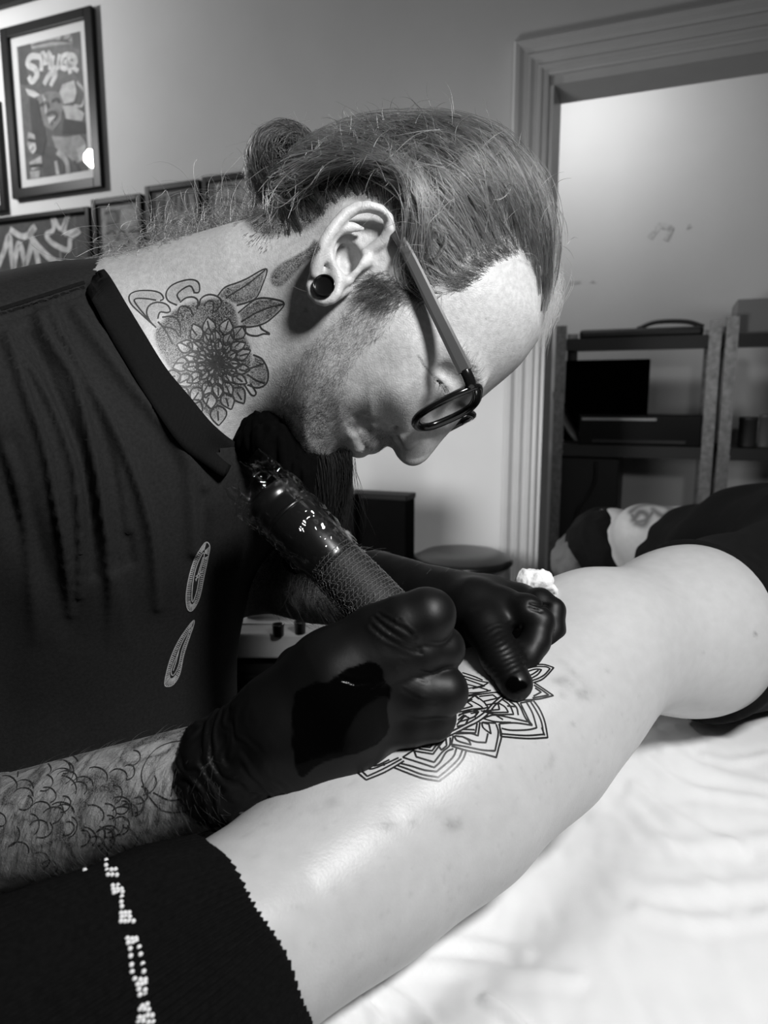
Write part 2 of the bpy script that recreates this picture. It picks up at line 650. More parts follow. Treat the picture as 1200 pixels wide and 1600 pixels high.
# door lining and moulded architrave
LIN = [wbox(-0.005, 0.012, 0, DOORT, -0.125, 0.004), wbox(-0.005, DOORW + .005, DOORT - .022, DOORT + .005, -0.125, 0.004), wbox(DOORW - .022, DOORW + .005, 0, DOORT, -0.125, 0.004)]
V_, F_ = merge(LIN)
structure('door_1', V_, F_, TRIMM)
AP = [(w * .80, o) for w, o in [(0.000, 0.0), (0.000, .012), (.006, .014), (.016, .014), (.022, .020), (.030, .021), (.036, .015), (.046, .016), (.056, .024), (.064, .025), (.070, .018), (.080, .020), (.092, .030), (.104, .032), (.112, .028), (.114, .010), (.120, .008), (.120, 0.0)]]
def architrave():
    V, F = [], []
    path = [lambda w: (-w, 0.0), lambda w: (-w, DOORT + w), lambda w: (DOORW + w, DOORT + w), lambda w: (DOORW + w, 0.0)]
    for p in path:
        for w, o in AP:
            s, z = p(w); V.append(W(s, z, o))
    n = len(AP)
    for k in range(3):
        for i in range(n - 1):
            F.append((k * n + i, k * n + i + 1, (k + 1) * n + i + 1, (k + 1) * n + i))
    return np.array(V), F
V_, F_ = architrave()
structure('trim_1', V_, F_, TRIMM)
structure('baseboard_back', *wbox(sl, -0.12, 0, .14, 0, .018), TRIMM)

# ================================================================== pictures on the wall
FRAMEM = mat('black_frame_lacquer', 0.005, rough=0.45, spec=0.25)
MATB = mat('pale_mount_board', 0.62, rough=0.8)
PANE = glass_mat('picture_glass', 0.97, 0.015, 0.04)
GREYS = {}
def ink(g):
    k = round(g, 3)
    if k not in GREYS:
        GREYS[k] = mat('print_grey_%03d' % int(k * 1000), k, rough=0.7, noise=0.35, nscale=45)
    return GREYS[k]
def poly_on_wall(pts, out):
    V = [W(*wall_sz(x, y, out), out) for x, y in pts]
    # centre on the plane exactly
    return np.array(V), [tuple(range(len(V)))]
def line_on_wall(pts, width, out):
    q = resample(spline(pts, 5), 3.0)
    P = np.array([W(*wall_sz(x, y, out), out) for x, y in q])
    t = np.gradient(P, axis=0); s = np.cross(t, NW); s /= np.linalg.norm(s, axis=1)[:, None] + 1e-9
    # brush ends stay round enough: slight taper
    w = width * (0.7 + 0.3 * np.sin(np.linspace(.15, .9, len(P)) * math.pi))
    k = len(P)
    return np.concatenate([P + s * w[:, None] / 2, P - s * w[:, None] / 2]), [(i, i + 1, k + i + 1, k + i) for i in range(k - 1)]
def picture(label, s0, s1, z0, z1, bar, mount, back_g, art, dep=0.022):
    root = thing('framed_picture', label, 'picture', W((s0 + s1) / 2, z0, 0.0), 'pictures on the studio wall')
    bars = [wbox(s0, s0 + bar, z0, z1, 0.001, dep, .002), wbox(s1 - bar, s1, z0, z1, 0.001, dep, .002), wbox(s0 + bar, s1 - bar, z0, z0 + bar, 0.001, dep, .002), wbox(s0 + bar, s1 - bar, z1 - bar, z1, 0.001, dep, .002)]
    V_, F_ = merge(bars)
    mk('frame', V_, F_, FRAMEM, root, False)
    a, b, c, d = s0 + bar - .001, s1 - bar + .001, z0 + bar - .001, z1 - bar + .001
    if mount:
        mk('mount', *wbox(a, b, c, d, 0.002, 0.008), MATB, root, False)
    pa, pb, pc, pd = a + mount, b - mount, c + mount, d - mount
    pr = mk('print', *wbox(pa, pb, pc, pd, 0.003, 0.0086), ink(back_g), root, False)
    lays = {}
    for (kind, pts, w, g, layer) in art:
        o_ = 0.0090 + 0.0004 * layer
        V_, F_ = poly_on_wall(pts, o_) if kind == 'p' else line_on_wall(pts, w, o_)
        # clip to the sheet
        S = (V_ - W0) @ TW; Z = V_[:, 2]
        S = np.clip(S, pa, pb); Z = np.clip(Z, pc, pd)
        V_ = W0 + S[:, None] * TW + Z[:, None] * ZAX + o_ * NW
        lays.setdefault(round(g, 3), []).append((V_, F_))
    for g, ps in lays.items():
        V_, F_ = merge(ps)
        o = mk('printed_shapes', V_, F_, ink(g), pr, False); o['kind'] = 'stuff'
    mk('glass', *wbox(a, b, c, d, 0.0125, 0.0138), PANE, root, False)
    return root
def szr(x0, y0, x1, y1):
    a = wall_sz(x0, y0); b = wall_sz(x1, y1)
    return a, b
Z8 = lambda *pts: Zn8(pts)
def Zn8(pts): return [(x / 4.85, y / 4.85) for x, y in pts]         # detail of the tall poster
art1 = [('p', Z8((140, 350), (225, 320), (240, 420), (200, 520), (210, 650), (150, 640)), 0, .035, 0), ('p', Z8((540, 220), (600, 200), (640, 640), (560, 560), (600, 380), (550, 360)), 0, .04, 0),
        ('p', Z8((230, 330), (420, 270), (540, 230), (545, 330), (420, 345), (240, 370)), 0, .26, 1), ('l', Z8((240, 345), (400, 310), (540, 320)), .006, .04, 2), ('l', Z8((440, 250), (480, 280), (450, 300), (520, 300), (540, 250)), .006, .05, 2),
        ('l', Z8((300, 430), (230, 430), (210, 490), (260, 520), (280, 570), (240, 620), (215, 580)), .022, .50, 3), ('l', Z8((310, 540), (320, 400), (345, 480), (370, 400), (380, 530)), .020, .52, 3), ('l', Z8((400, 420), (395, 500), (430, 520), (450, 410)), .018, .50, 3),
        ('l', Z8((520, 410), (470, 430), (460, 500), (500, 520), (510, 470), (480, 470)), .018, .50, 3), ('l', Z8((530, 560), (520, 430), (560, 430), (570, 480), (530, 490), (590, 540)), .018, .48, 3), ('l', Z8((330, 640), (380, 560), (420, 560), (380, 650)), .02, .45, 3),
        ('p', Z8((190, 670), (260, 690), (300, 720), (260, 740), (210, 720)), 0, .5, 3), ('p', Z8((470, 640), (560, 610), (580, 700), (560, 770), (480, 790), (450, 700)), 0, .42, 3), ('l', Z8((580, 620), (640, 700), (620, 800), (560, 800)), .01, .4, 3),
        ('p', Z8((280, 730), (360, 690), (450, 700), (480, 800), (460, 920), (400, 990), (330, 950), (290, 840)), 0, .16, 2), ('l', Z8((300, 800), (350, 780), (370, 820)), .012, .04, 4), ('l', Z8((390, 770), (430, 750), (450, 780)), .012, .04, 4), ('l', Z8((350, 870), (400, 850), (430, 880), (380, 940)), .012, .05, 4), ('p', Z8((360, 890), (420, 880), (410, 930), (370, 940)), 0, .42, 4),
        ('l', Z8((320, 720), (340, 770), (345, 860)), .01, .38, 4), ('p', Z8((220, 740), (290, 760), (330, 960), (350, 1060), (330, 1180), (260, 1160), (230, 900)), 0, .03, 2), ('p', Z8((470, 800), (560, 800), (640, 860), (620, 920), (500, 900)), 0, .38, 3),
        ('p', Z8((480, 900), (640, 930), (650, 1010), (470, 1020)), 0, .025, 3), ('p', Z8((390, 1030), (500, 1040), (600, 1020), (650, 1080), (660, 1200), (580, 1240), (500, 1180), (420, 1120)), 0, .24, 3), ('p', Z8((580, 1130), (650, 1090), (655, 1200), (600, 1220)), 0, .4, 4),
        ('p', Z8((210, 1000), (260, 1020), (270, 1120), (230, 1160), (205, 1100)), 0, .3, 3), ('l', Z8((210, 1060), (270, 1070)), .012, .03, 4), ('l', Z8((220, 1130), (250, 1090), (265, 1130), (240, 1160)), .01, .5, 4), ('p', Z8((220, 1230), (310, 1180), (320, 1260), (240, 1290)), 0, .34, 3), ('p', Z8((225, 1300), (300, 1290), (300, 1350), (230, 1360)), 0, .28, 3), ('l', Z8((225, 1260), (320, 1250)), .012, .02, 4),
        ('p', Z8((330, 1100), (420, 1120), (500, 1200), (480, 1340), (330, 1370), (320, 1200)), 0, .05, 2), ('l', Z8((430, 1150), (500, 1220), (520, 1330)), .02, .3, 4), ('l', Z8((420, 1220), (440, 1340)), .015, .4, 4), ('l', Z8((560, 1220), (600, 1300)), .012, .05, 4)]
TZ = lambda *pts: [(x / 3.0, y / 3.0) for x, y in pts]
sw = .024
art2 = [('l', TZ((-10, 1250), (20, 1170), (42, 1105), (50, 1180), (62, 1275)), sw, .45, 2), ('l', TZ((62, 1275), (72, 1200), (88, 1140), (108, 1200), (122, 1285)), sw, .45, 2), ('l', TZ((100, 1285), (130, 1210), (155, 1130), (172, 1200), (190, 1295)), sw, .45, 2),
        ('l', TZ((45, 1075), (100, 1108), (140, 1095), (165, 1060), (140, 1100), (190, 1170), (255, 1225), (340, 1255), (250, 1262), (200, 1290)), sw, .48, 3), ('l', TZ((240, 1000), (250, 1075), (215, 1100), (245, 1140), (318, 1172), (330, 1115), (372, 1080), (300, 1092), (320, 1000), (285, 1075), (240, 1000)), sw * .8, .5, 3),
        ('l', TZ((350, 1000), (352, 1100), (360, 1200)), .012, .09, 1), ('l', TZ((280, 1150), (284, 1240)), .008, .2, 1)]
art3 = [('p', TZ((500, 990), (560, 980), (560, 1080), (500, 1080)), 0, .14, 1), ('p', TZ((570, 980), (640, 970), (650, 1040), (600, 1070), (565, 1040)), 0, .34, 1), ('l', TZ((490, 1000), (540, 990), (545, 1040), (500, 1050)), .01, .07, 2), ('l', TZ((545, 1130), (570, 1080), (600, 1140), (560, 1160)), .01, .07, 2), ('p', TZ((545, 1160), (640, 1130), (650, 1210), (570, 1240)), 0, .3, 1), ('l', TZ((570, 1200), (600, 1215), (640, 1190)), .01, .05, 2),
        ('l', TZ((600, 1090), (640, 1080), (650, 1110)), .01, .06, 2), ('p', TZ((500, 1110), (535, 1110), (540, 1290), (505, 1290)), 0, .22, 1), ('l', TZ((520, 1250), (570, 1290), (630, 1270)), .014, .08, 2), ('l', TZ((495, 1100), (530, 1080), (540, 1120)), .01, .09, 2)]
art4 = [('l', TZ((745, 930), (760, 1000), (750, 1070)), .02, .09, 1), ('l', TZ((770, 920), (765, 1000), (770, 1060)), .014, .08, 1), ('l', TZ((800, 920), (795, 990)), .01, .07, 1), ('l', TZ((825, 915), (820, 985)), .01, .07, 1), ('l', TZ((850, 915), (850, 990)), .01, .07, 1), ('l', TZ((875, 912), (880, 980)), .01, .07, 1), ('l', TZ((790, 920), (850, 905), (915, 900), (905, 930)), .012, .1, 1), ('l', TZ((760, 1080), (800, 1040), (860, 1035), (910, 1060)), .014, .08, 1), ('l', TZ((780, 1110), (850, 1090), (900, 1110)), .012, .1, 1), ('l', TZ((745, 1130), (760, 1200), (780, 1280)), .014, .1, 1)]
art5 = [('l', TZ((1010, 900), (1060, 870), (1120, 880)), .012, .12, 1), ('l', TZ((1015, 940), (1080, 930), (1130, 950)), .012, .12, 1)]
# tall poster
a = wall_sz(17, 186); b = wall_sz(157, 149)
zt = (wall_sz(5, 55)[1] + wall_sz(150, 8)[1]) / 2; zb = (wall_sz(28, 317)[1] + wall_sz(165, 290)[1]) / 2
picture('tall framed poster of a shouting figure under pale graffiti letters', a[0], b[0], zb, zt, .032, .030, .08, art1)
b = wall_sz(148, 376); zt = (wall_sz(0, 345)[1] + wall_sz(148, 322)[1]) / 2
picture('dark picture of a pale spray-painted tag with a crown', b[0] - .62, b[0], zt - .46, zt, .016, 0.0, .055, art2)
for lab, x0, x1, yt, art, g in (('small framed flash print of a face, second from the crown tag', 152, 229, 309, art3, .27), ('small framed flash print with ribbed scroll lines, beside the nape', 235, 319, 288, art4, .26), ('framed pale print half hidden behind the hair knot', 323, 405, 274, art5, .34)):
    a = wall_sz(x0, yt + 60); b = wall_sz(x1, yt + 60); zt = wall_sz((x0 + x1) / 2, yt)[1]
    picture(lab, a[0], b[0], zt - .36, zt, .018, .010, g, art)
b = wall_sz(8, 245); zt = wall_sz(4, 158)[1]; zb = wall_sz(8, 332)[1]
picture('black frame cut off at the left edge beside the tall poster', b[0] - .34, b[0], zb, zt, .02, .04, .2, [])
b = wall_sz(60, -2); zb = wall_sz(30, 9)[1]
picture('black frame at the top left corner above the tall poster', b[0] - .5, b[0] + .05, zb, min(zb + .3, 2.5), .03, .04, .2, [])

# ================================================================== behind the artist: trolley, cabinet, bin
DARKW = mat('dark_laminate_board', 0.010, rough=0.5, noise=.2, nscale=30)
trol = thing('work_trolley', 'dark instrument trolley with papers behind the hands', 'trolley', (-0.20, 1.00, 0.0))
TZ0 = 0.832
def wb(lo, hi, bev=.003): return box_vf(lo, hi, bev)
mk('top', *wb((-0.50, 0.785, TZ0 - .03), (-0.03, 1.22, TZ0)), mat('grey_worktop', .35, rough=.5, noise=.4, nscale=14), trol, False)
mk('drawer_unit', *wb((-0.48, 0.80, .10), (-0.05, 1.20, TZ0 - .03)), DARKW, trol, False)
for k in range(3):
    dr = mk('drawer', *wb((-0.47, 0.790, .14 + k * .22), (-0.06, 0.802, .34 + k * .22)), DARKW, trol, False)
    mk('handle', *wb((-0.28, 0.776, .28 + k * .22), (-0.18, 0.790, .295 + k * .22)), mat('handle_metal', .3, rough=.3, metal=1), dr, False)
for x in (-0.45, -0.08):
    for y in (0.83, 1.17):
        V_, F_ = lathe_vf([(.01, -.02), (.035, -.018), (.035, .018), (.01, .02)], 16)
        mk('castor', xf(V_, (x, y, .036), np.array([0, 1., 0]), np.array([0, 0, 1.]), np.array([1., 0, 0])), F_, DARKW, trol)
        mk('castor_stem', *wb((x - .01, y - .01, .05), (x + .01, y + .01, .11)), DARKW, trol, False)
WHITEP = mat('white_plastic_sheet', .7, rough=.35, noise=.05)
def on_top(px, py, z=TZ0):
    d = raydir(px, py); return CAM + d * ((z - CAM[2]) / d[2])
sh = thing('paper_sheet', 'white paper sheet lying on the trolley', 'paper', on_top(440, 960))
p0 = on_top(370, 972); V_, F_ = box_vf((p0[0], p0[1] - .01, TZ0), (p0[0] + .20, p0[1] + .16, TZ0 + .0015), .0005)
mk('sheet', V_, F_, WHITEP, sh, False)
pk = thing('ink_tray', 'pale shallow tray behind the ink pots', 'tray', on_top(450, 955))
p0 = on_top(385, 965, TZ0 + .002)
V_, F_ = merge([box_vf((p0[0], p0[1], TZ0 + .0016), (p0[0] + .13, p0[1] + .10, TZ0 + .006), .001), box_vf((p0[0], p0[1], TZ0 + .006), (p0[0] + .13, p0[1] + .004, TZ0 + .014), .001), box_vf((p0[0], p0[1] + .096, TZ0 + .006), (p0[0] + .13, p0[1] + .10, TZ0 + .014), .001)])
mk('tray_body', V_, F_, mat('clear_white_tray', .6, rough=.3), pk, False)
for lab, (x, y) in (('small black ink pot nearer the t-shirt', (435, 993)), ('small black ink pot nearer the glove', (469, 989))):
    p = on_top(x, y)
    V_, F_ = lathe_vf([(.0045, 0), (.0062, 0), (.0068, .012), (.0074, .0125), (.0074, .0138), (.0064, .0138), (.0058, .008), (.001, .007)], 24, False)
    o = mk('ink_pot', V_ + p, F_, mat('black_cap_plastic', .006, rough=.3), None)
    tag(o, lab, 'ink pot', 'ink pots on the trolley')
pb = on_top(428, 935)
V_, F_ = lathe_vf([(.010, 0), (.014, 0), (.014, .040), (.006, .048), (.006, .060)], 20)
tag(mk('ink_bottle', V_ + pb, F_, mat('grey_bottle', .12, rough=.3), None), 'small grey ink bottle standing at the back of the trolley', 'bottle')
# low cabinet against the wall with a black box and a bottle
cab = thing('wall_cabinet', 'low dark cabinet against the wall under the black box', 'cabinet', W(-0.75, 0, 0.2))
mk('carcass', *wbox(-1.20, -0.42, 0.06, .62, 0.02, .40, .004), DARKW, cab, False)
mk('cabinet_top', *wbox(-1.22, -0.40, .62, .645, 0.01, .42, .004), DARKW, cab, False)
mk('plinth', *wbox(-1.18, -0.44, 0, .06, 0.04, .36), DARKW, cab, False)
for k in range(2):
    dd = mk('door', *wbox(-1.19 + k * .385, -0.815 + k * .385, .08, .61, .40, .416, .003), DARKW, cab, False)
    mk('knob', *wbox(-0.84 + k * .06, -0.825 + k * .06, .40, .415, .416, .434, .003), FRAMEM, dd, False)
BOXM = mat('black_box', .0018, rough=.9, spec=.03, noise=.2, nscale=25)
b0 = wall_sz(553, 830, .33); b1 = wall_sz(634, 830, .33); ztb = wall_sz(600, 774, .33)[1]
bxo = thing('speaker_box', 'black box standing on the cabinet behind the beard', 'box', W((b0[0] + b1[0]) / 2, .645, .30))
mk('box_body', *wbox(b1[0] - .24, b1[0], .645, ztb, .26, .33, .004), BOXM, bxo, False)
mk('lid_edge', *wbox(b1[0] - .242, b1[0] + .002, ztb - .012, ztb + .002, .258, .332, .002), mat('black_gloss_edge', .003, rough=.5, spec=.08), bxo, False)
bp = wall_sz(541, 800, .36)
bt = thing('pump_bottle', 'dark bottle with a pale oval label beside the black box', 'bottle', W(bp[0], .645, .36))
zb0 = wall_sz(541, 706, .36)[1] - .645
V_, F_ = lathe_vf([(.001, 0), (.022, 0), (.025, .006), (.025, zb0 * .62), (.020, zb0 * .72), (.012, zb0 * .78), (.012, zb0 * .84)], 32, False)
mk('bottle_body', xf(V_, W(bp[0], .645, .36), TW, NW, ZAX), F_, mat('dark_glass', .006, rough=.12), bt)
V_, F_ = lathe_vf([(.014, zb0 * .84), (.015, zb0 * .86), (.015, zb0 * .98), (.013, zb0)], 24)
mk('cap', xf(V_, W(bp[0], .645, .36), TW, NW, ZAX), F_, mat('grey_cap', .10, rough=.4), bt)
lb = []
for a in np.linspace(0, 2 * math.pi, 25)[:-1]:
    lb.append((0.9 * math.cos(a), .020 * math.sin(a)))
LV = []
for r in (0.0, .5, 1.0):
    for (u, v) in lb:
        an = u * r * 0.75
        LV.append(W(bp[0], .645, .36) + TW * .0254 * math.sin(an + .35) + NW * .0254 * math.cos(an + .35) + ZAX * (zb0 * .30 + v * r * 1.5))
LF = [(j * 24 + i, j * 24 + (i + 1) % 24, (j + 1) * 24 + (i + 1) % 24, (j + 1) * 24 + i) for j in range(2) for i in range(24)]
mk('oval_label', LV, LF, mat('pale_label', .30, rough=.6), bt)
# pedal bin
pbx = (wall_sz(645, 870, .22)[0] + wall_sz(803, 870, .22)[0]) / 2
pr_ = (wall_sz(803, 870, .22)[0] - wall_sz(645, 870, .22)[0]) / 2 * .97
zl = wall_sz(724, 861, .22)[1]
bn = thing('pedal_bin', 'steel pedal bin with a black domed lid by the door frame', 'bin', W(pbx, 0, .22))
def wl(prof, m, name, seg=56, cap=True):
    V_, F_ = lathe_vf(prof, seg, cap)
    return mk(name, xf(V_, W(pbx, 0, .22), TW, NW, ZAX), F_, m, bn)
CHROME = mat('polished_steel', .80, rough=.30, metal=1.0)
wl([(pr_ * .96, .03), (pr_ * .965, .04), (pr_ * .965, zl - .026)], CHROME, 'body')
wl([(pr_ * .90, 0), (pr_ * .98, 0), (pr_ * .98, .035), (pr_ * .9, .035)], BOXM, 'base_ring')
wl([(pr_ * .97, zl - .030), (pr_, zl - .028), (pr_, zl - .023), (pr_ * .985, zl - .020), (pr_ * .975, zl - .017), (pr_ * .92, zl - .014), (pr_ * .78, zl - .004), (pr_ * .5, zl), (.001, zl)], mat('black_lid', .010, rough=.28), 'lid', 56, False)
mk('pedal', *wbox(pbx - .03, pbx + .03, .015, .03, .22 + pr_ * .9, .22 + pr_ + .05, .004), BOXM, bn, False)

# ================================================================== back room seen through the door
ZINC = mat('galvanised_steel', .22, rough=.42, metal=.9, noise=.35, nscale=60)
BLKSH = mat('black_shelf_board', .005, rough=.5, noise=.2, nscale=20)
SO = -0.70
def far_sz(px, py, o=SO): return wall_sz(px, py, o)
def shelf_unit(label, s0, s1, ztop, zs, group):
    u = thing('shelf_unit', label, 'shelf', W((s0 + s1) / 2, 0, SO - .18), group)
    for s in (s0, s1 - .038):
        for o in (SO - .003, SO - .355):
            V_, F_ = merge([wbox(s, s + .038, 0, ztop, o, o + .003), wbox(s if s == s0 else s + .035, s + .003 if s == s0 else s + .038, 0, ztop, o - .035 if o > SO - .2 else o, o if o > SO - .2 else o + .038)])
            mk('post', V_, F_, ZINC, u, False)
    for z in zs:
        mk('shelf_board', *wbox(s0 + .002, s1 - .002, z - .022, z, SO - .352, SO - .004, .002), BLKSH, u, False)
        mk('shelf_lip', *wbox(s0 + .04, s1 - .04, z - .04, z + .002, SO - .006, SO - .002), BLKSH, u, False)
    return u
z1 = far_sz(1000, 527)[1]; z2 = far_sz(1000, 698)[1]
sL0 = far_sz(866, 600)[0]; sL1 = far_sz(1122, 600)[0]; sR0 = far_sz(1129, 600)[0]
zp = far_sz(1115, 500)[1]
shelf_unit('galvanised shelf unit whose printer stands on the middle board', sL0, sL1, zp, [.25, z2 - .42, z2, z1], 'shelf units in the back room')
shelf_unit('galvanised shelf unit at the right edge holding the grey box', sR0, sR0 + .75, zp + .01, [.25, z2 - .42, z2, z1], 'shelf units in the back room')
def far_box(name, label, cat, x0, x1, ytop, zbase, o0, o1, m, bev=.004):
    o_ = o1
    a = far_sz(x0, ytop + 5, o_)[0]; b = far_sz(x1, ytop + 5, o_)[0]; zt = far_sz((x0 + x1) / 2, ytop, o_)[1]
    V_, F_ = wbox(a, b, zbase + .001, max(zt, zbase + .01), o0, o1, bev)
    o = mk(name, V_, F_, m, None, False)
    tag(o, label, cat)
    return o, (a, b, zt)
pr, (pa_, pb_, pz_) = far_box('printer', 'flat black printer on the middle shelf, bright strip in front', 'printer', 905, 1098, 648, z2, SO - .30, SO - .03, mat('black_gloss_plastic', .003, rough=.25, spec=.3))
mk('front_strip', *wbox(pa_ + .01, pb_ - .15, pz_ - .022, pz_ - .012, SO - .03, SO - .027, .001), mat('silver_strip', .5, rough=.25, metal=.8), pr, False)
mk('tray_slot', *wbox(pa_ + .05, pb_ - .05, z2 + .012, z2 + .022, SO - .03, SO - .028), BLKSH, pr, False)
far_box('storage_box', 'large dark box standing behind the printer', 'box', 884, 1016, 562, z2, SO - .345, SO - .302, BOXM)
far_box('grey_carton', 'grey box on the top board at the right edge', 'carton', 1152, 1215, 466, z1, SO - .28, SO - .06, mat('grey_card', .22, rough=.8))
bg, (ba, bb, bz) = far_box('black_bag', 'flat black bag lying on the top shelf board', 'bag', 905, 1100, 512, z1, SO - .28, SO - .05, BLKSH, .012)
o = mk('bag_handle', *tube_vf(spline([W(bb - .22, bz, SO - .1), W(bb - .16, bz + .022, SO - .1), W(bb - .06, bz + .02, SO - .1), W(bb, bz, SO - .1)], 6), .008, 8), BLKSH, bg)
for lab, x, w_, yt, g in (('dark grey tin on the right shelf beside the post', 1170, 30, 652, .06), ('pale jar at the right edge behind the dark tin', 1198, 22, 648, .16)):
    s, zt = far_sz(x, yt, SO - .12); s2 = far_sz(x + w_ / 2, yt, SO - .12)[0]
    r = s2 - s
    V_, F_ = lathe_vf([(r * .95, 0), (r, .004), (r, zt - z2 - .012), (r * 1.04, zt - z2 - .012), (r * 1.04, zt - z2), (r * .9, zt - z2 + .001)], 24)
    tag(mk('tin_can', xf(V_, W(s, z2 + .001, SO - .12), TW, NW, ZAX), F_, mat('tin_%d' % x, g, rough=.4), None), lab, 'tin')
# leaning magazine at the left end, hanging cable
a = far_sz(870, 612, SO - .10); b = far_sz(898, 690, SO - .10)
mg = []
for t in np.linspace(0, 1, 10):
    x = 866 + 34 * t ** 1.8; y = 612 + 76 * t
    s, z = far_sz(x, y, SO - .10); mg.append((s, max(z, z2 + .002)))
V, F = [], []
for (s, z) in mg:
    V += [W(s, z, SO - .05), W(s, z, SO - .25), W(s + .012, z, SO - .05), W(s + .012, z, SO - .25)]
for k in range(len(mg) - 1):
    q = 4 * k; F += [(q, q + 1, q + 5, q + 4), (q + 2, q + 6, q + 7, q + 3), (q, q + 4, q + 6, q + 2), (q + 1, q + 3, q + 7, q + 5)]
F += [(0, 2, 3, 1), (4 * len(mg) - 4, 4 * len(mg) - 3, 4 * len(mg) - 1, 4 * len(mg) - 2)]
tag(mk('magazine', V, F, mat('magazine_paper', .22, rough=.5), None), 'curved grey magazine leaning at the left end of the middle shelf', 'magazine')
cb = [W(*far_sz(932, 722, SO - .02), SO - .02), W(*far_sz(930, 750, SO - .02), SO - .02), W(*far_sz(918, 775, SO - .02), SO - .02), W(*far_sz(902, 800, SO - .02), SO - .02), W(*far_sz(896, 850, SO - .02), SO - .02)]
tag(mk('cable', *tube_vf(spline(cb, 6), .006, 8), BLKSH, None), 'black cable hanging below the middle shelf', 'cable')
far_box('black_crate', 'black crate on the lower shelf below the printer', 'crate', 870, 968, 712, z2 - .42, SO - .34, SO - .05, BLKSH)
# smudges on the far wall
SM = mat('wall_smudge', .50, rough=.8, noise=.4, nscale=60)
for nm, pts, w_ in (('wall_mark', [(1015, 372), (1030, 352), (1050, 356), (1040, 376)], .022), ('wall_mark', [(1072, 356), (1080, 352)], .016), ('wall_mark', [(888, 443), (908, 440)], .012), ('wall_mark', [(922, 440), (932, 440)], .010)):
    q = resample(np.array(pts, float), 4)
    P = np.array([W(*wall_sz(x, y, FARO + .0015), FARO + .0015) for x, y in q])
    t = np.gradient(P, axis=0); s = np.cross(t, NW); s /= np.linalg.norm(s, axis=1)[:, None]
    k = len(P)
    o = mk('wall_mark', np.concatenate([P + s * w_ / 2, P - s * w_ / 2]), [(i, i + 1, k + i + 1, k + i) for i in range(k - 1)], SM, bpy.data.objects['wall_far'], False)

# ================================================================== the tattooist
SKIN = mat('skin_artist', 0.50, rough=0.42, spec=0.45, noise=0.16, nscale=300, bump=0.45, bscale=1000, attr='ink', anoise=0.55, ink=0.028, bdist=0.0006)
SHIRT = mat('black_cotton', 0.018, rough=0.9, spec=0.15, noise=0.25, nscale=500, bump=0.35, bscale=1600, bdist=0.0004)
RIB = mat('black_rib_knit', 0.006, rough=0.9, spec=0.12, noise=0.2, nscale=600, bump=0.2, bscale=1500)
GLOVE = mat('black_nitrile', 0.011, rough=0.46, spec=0.42, noise=0.06, nscale=90, bump=0.12, bscale=500, bdist=0.0004)
INKL = mat('tattoo_line', 0.035, rough=0.5, spec=0.4)
INKG = mat('tattoo_line_grey', 0.045, rough=0.5, spec=0.4, noise=0.3, nscale=300)
HAIR = hair_mat('grey_brown_hair', 0.035, 0.24, 3.0)
HAIRL = hair_mat('light_grey_hair', 0.50, 0.25, 0.4)
BEARDM = hair_mat('dark_brown_hair', 0.02, 0.35, 1.0)
BEARDK = mat('dark_beard_hair', 0.006, rough=0.55, spec=0.25)
STUBM = hair_mat('stubble', 0.05, 0.5, 0.3)
BLACKP = mat('black_acetate', 0.006, rough=0.16, spec=0.5)
GREYP = mat('grey_satin_temple', 0.05, rough=0.4, spec=0.4, metal=0.2)

# ---- head frame: the head is in profile, turned a few degrees towards the camera
HN = -FWD + (-0.065) * RIGHT + 0.04 * UP
HN /= np.linalg.norm(HN)
HU = RIGHT - HN * (RIGHT @ HN); HU /= np.linalg.norm(HU)
HV = np.cross(HN, HU)
HO = at(650, 480, 0.50)

def to_head(P):
    Q = (P - HO) * 1000.0
    return np.stack([Q @ HU, Q @ HV, Q @ HN], 1)

def from_head(L):
    L = np.atleast_2d(np.asarray(L, float)) / 1000.0
    return HO + L[:, :1] * HU + L[:, 1:2] * HV + L[:, 2:3] * HN

def hp(px, py, n):
    """Head coordinates (mm) of the point seen at a pixel, n mm off the sagittal plane."""
    d = raydir(px, py)
    t = ((HO + HN * n / 1000.0 - CAM) @ HN) / (d @ HN)
    Q = (CAM + d * t - HO) * 1000.0
    return np.array([Q @ HU, Q @ HV, Q @ HN])

PROFILE = [(850, 500), (844, 525), (832, 544), (813, 569), (790, 590), (767, 609), (750, 624), (738, 637), (724, 650),
           (708, 669), (690, 689), (675, 708), (663, 721), (648, 728), (633, 725), (621, 714), (614, 702), (606, 697),
           (598, 700), (590, 703), (583, 704), (577, 703), (573, 698), (569, 706), (558, 711), (544, 710), (534, 709),
           (524, 714), (512, 726), (490, 732), (468, 722), (446, 694), (425, 655), (412, 600), (405, 540), (408, 470),
           (420, 405), (436, 358), (460, 318), (497, 286), (553, 262), (622, 250), (700, 252), (768, 272), (816, 311),
           (842, 355), (855, 405), (857, 455)]
prof = spline([hp(x, y, 0)[:2] for x, y in PROFILE], 5, closed=True)

GU = np.arange(-150, 130, 0.8); GV = np.arange(-150, 160, 0.8)
GX, GY = np.meshgrid(GU, GV, indexing='ij')
GD = sdpoly(GX, GY, prof)

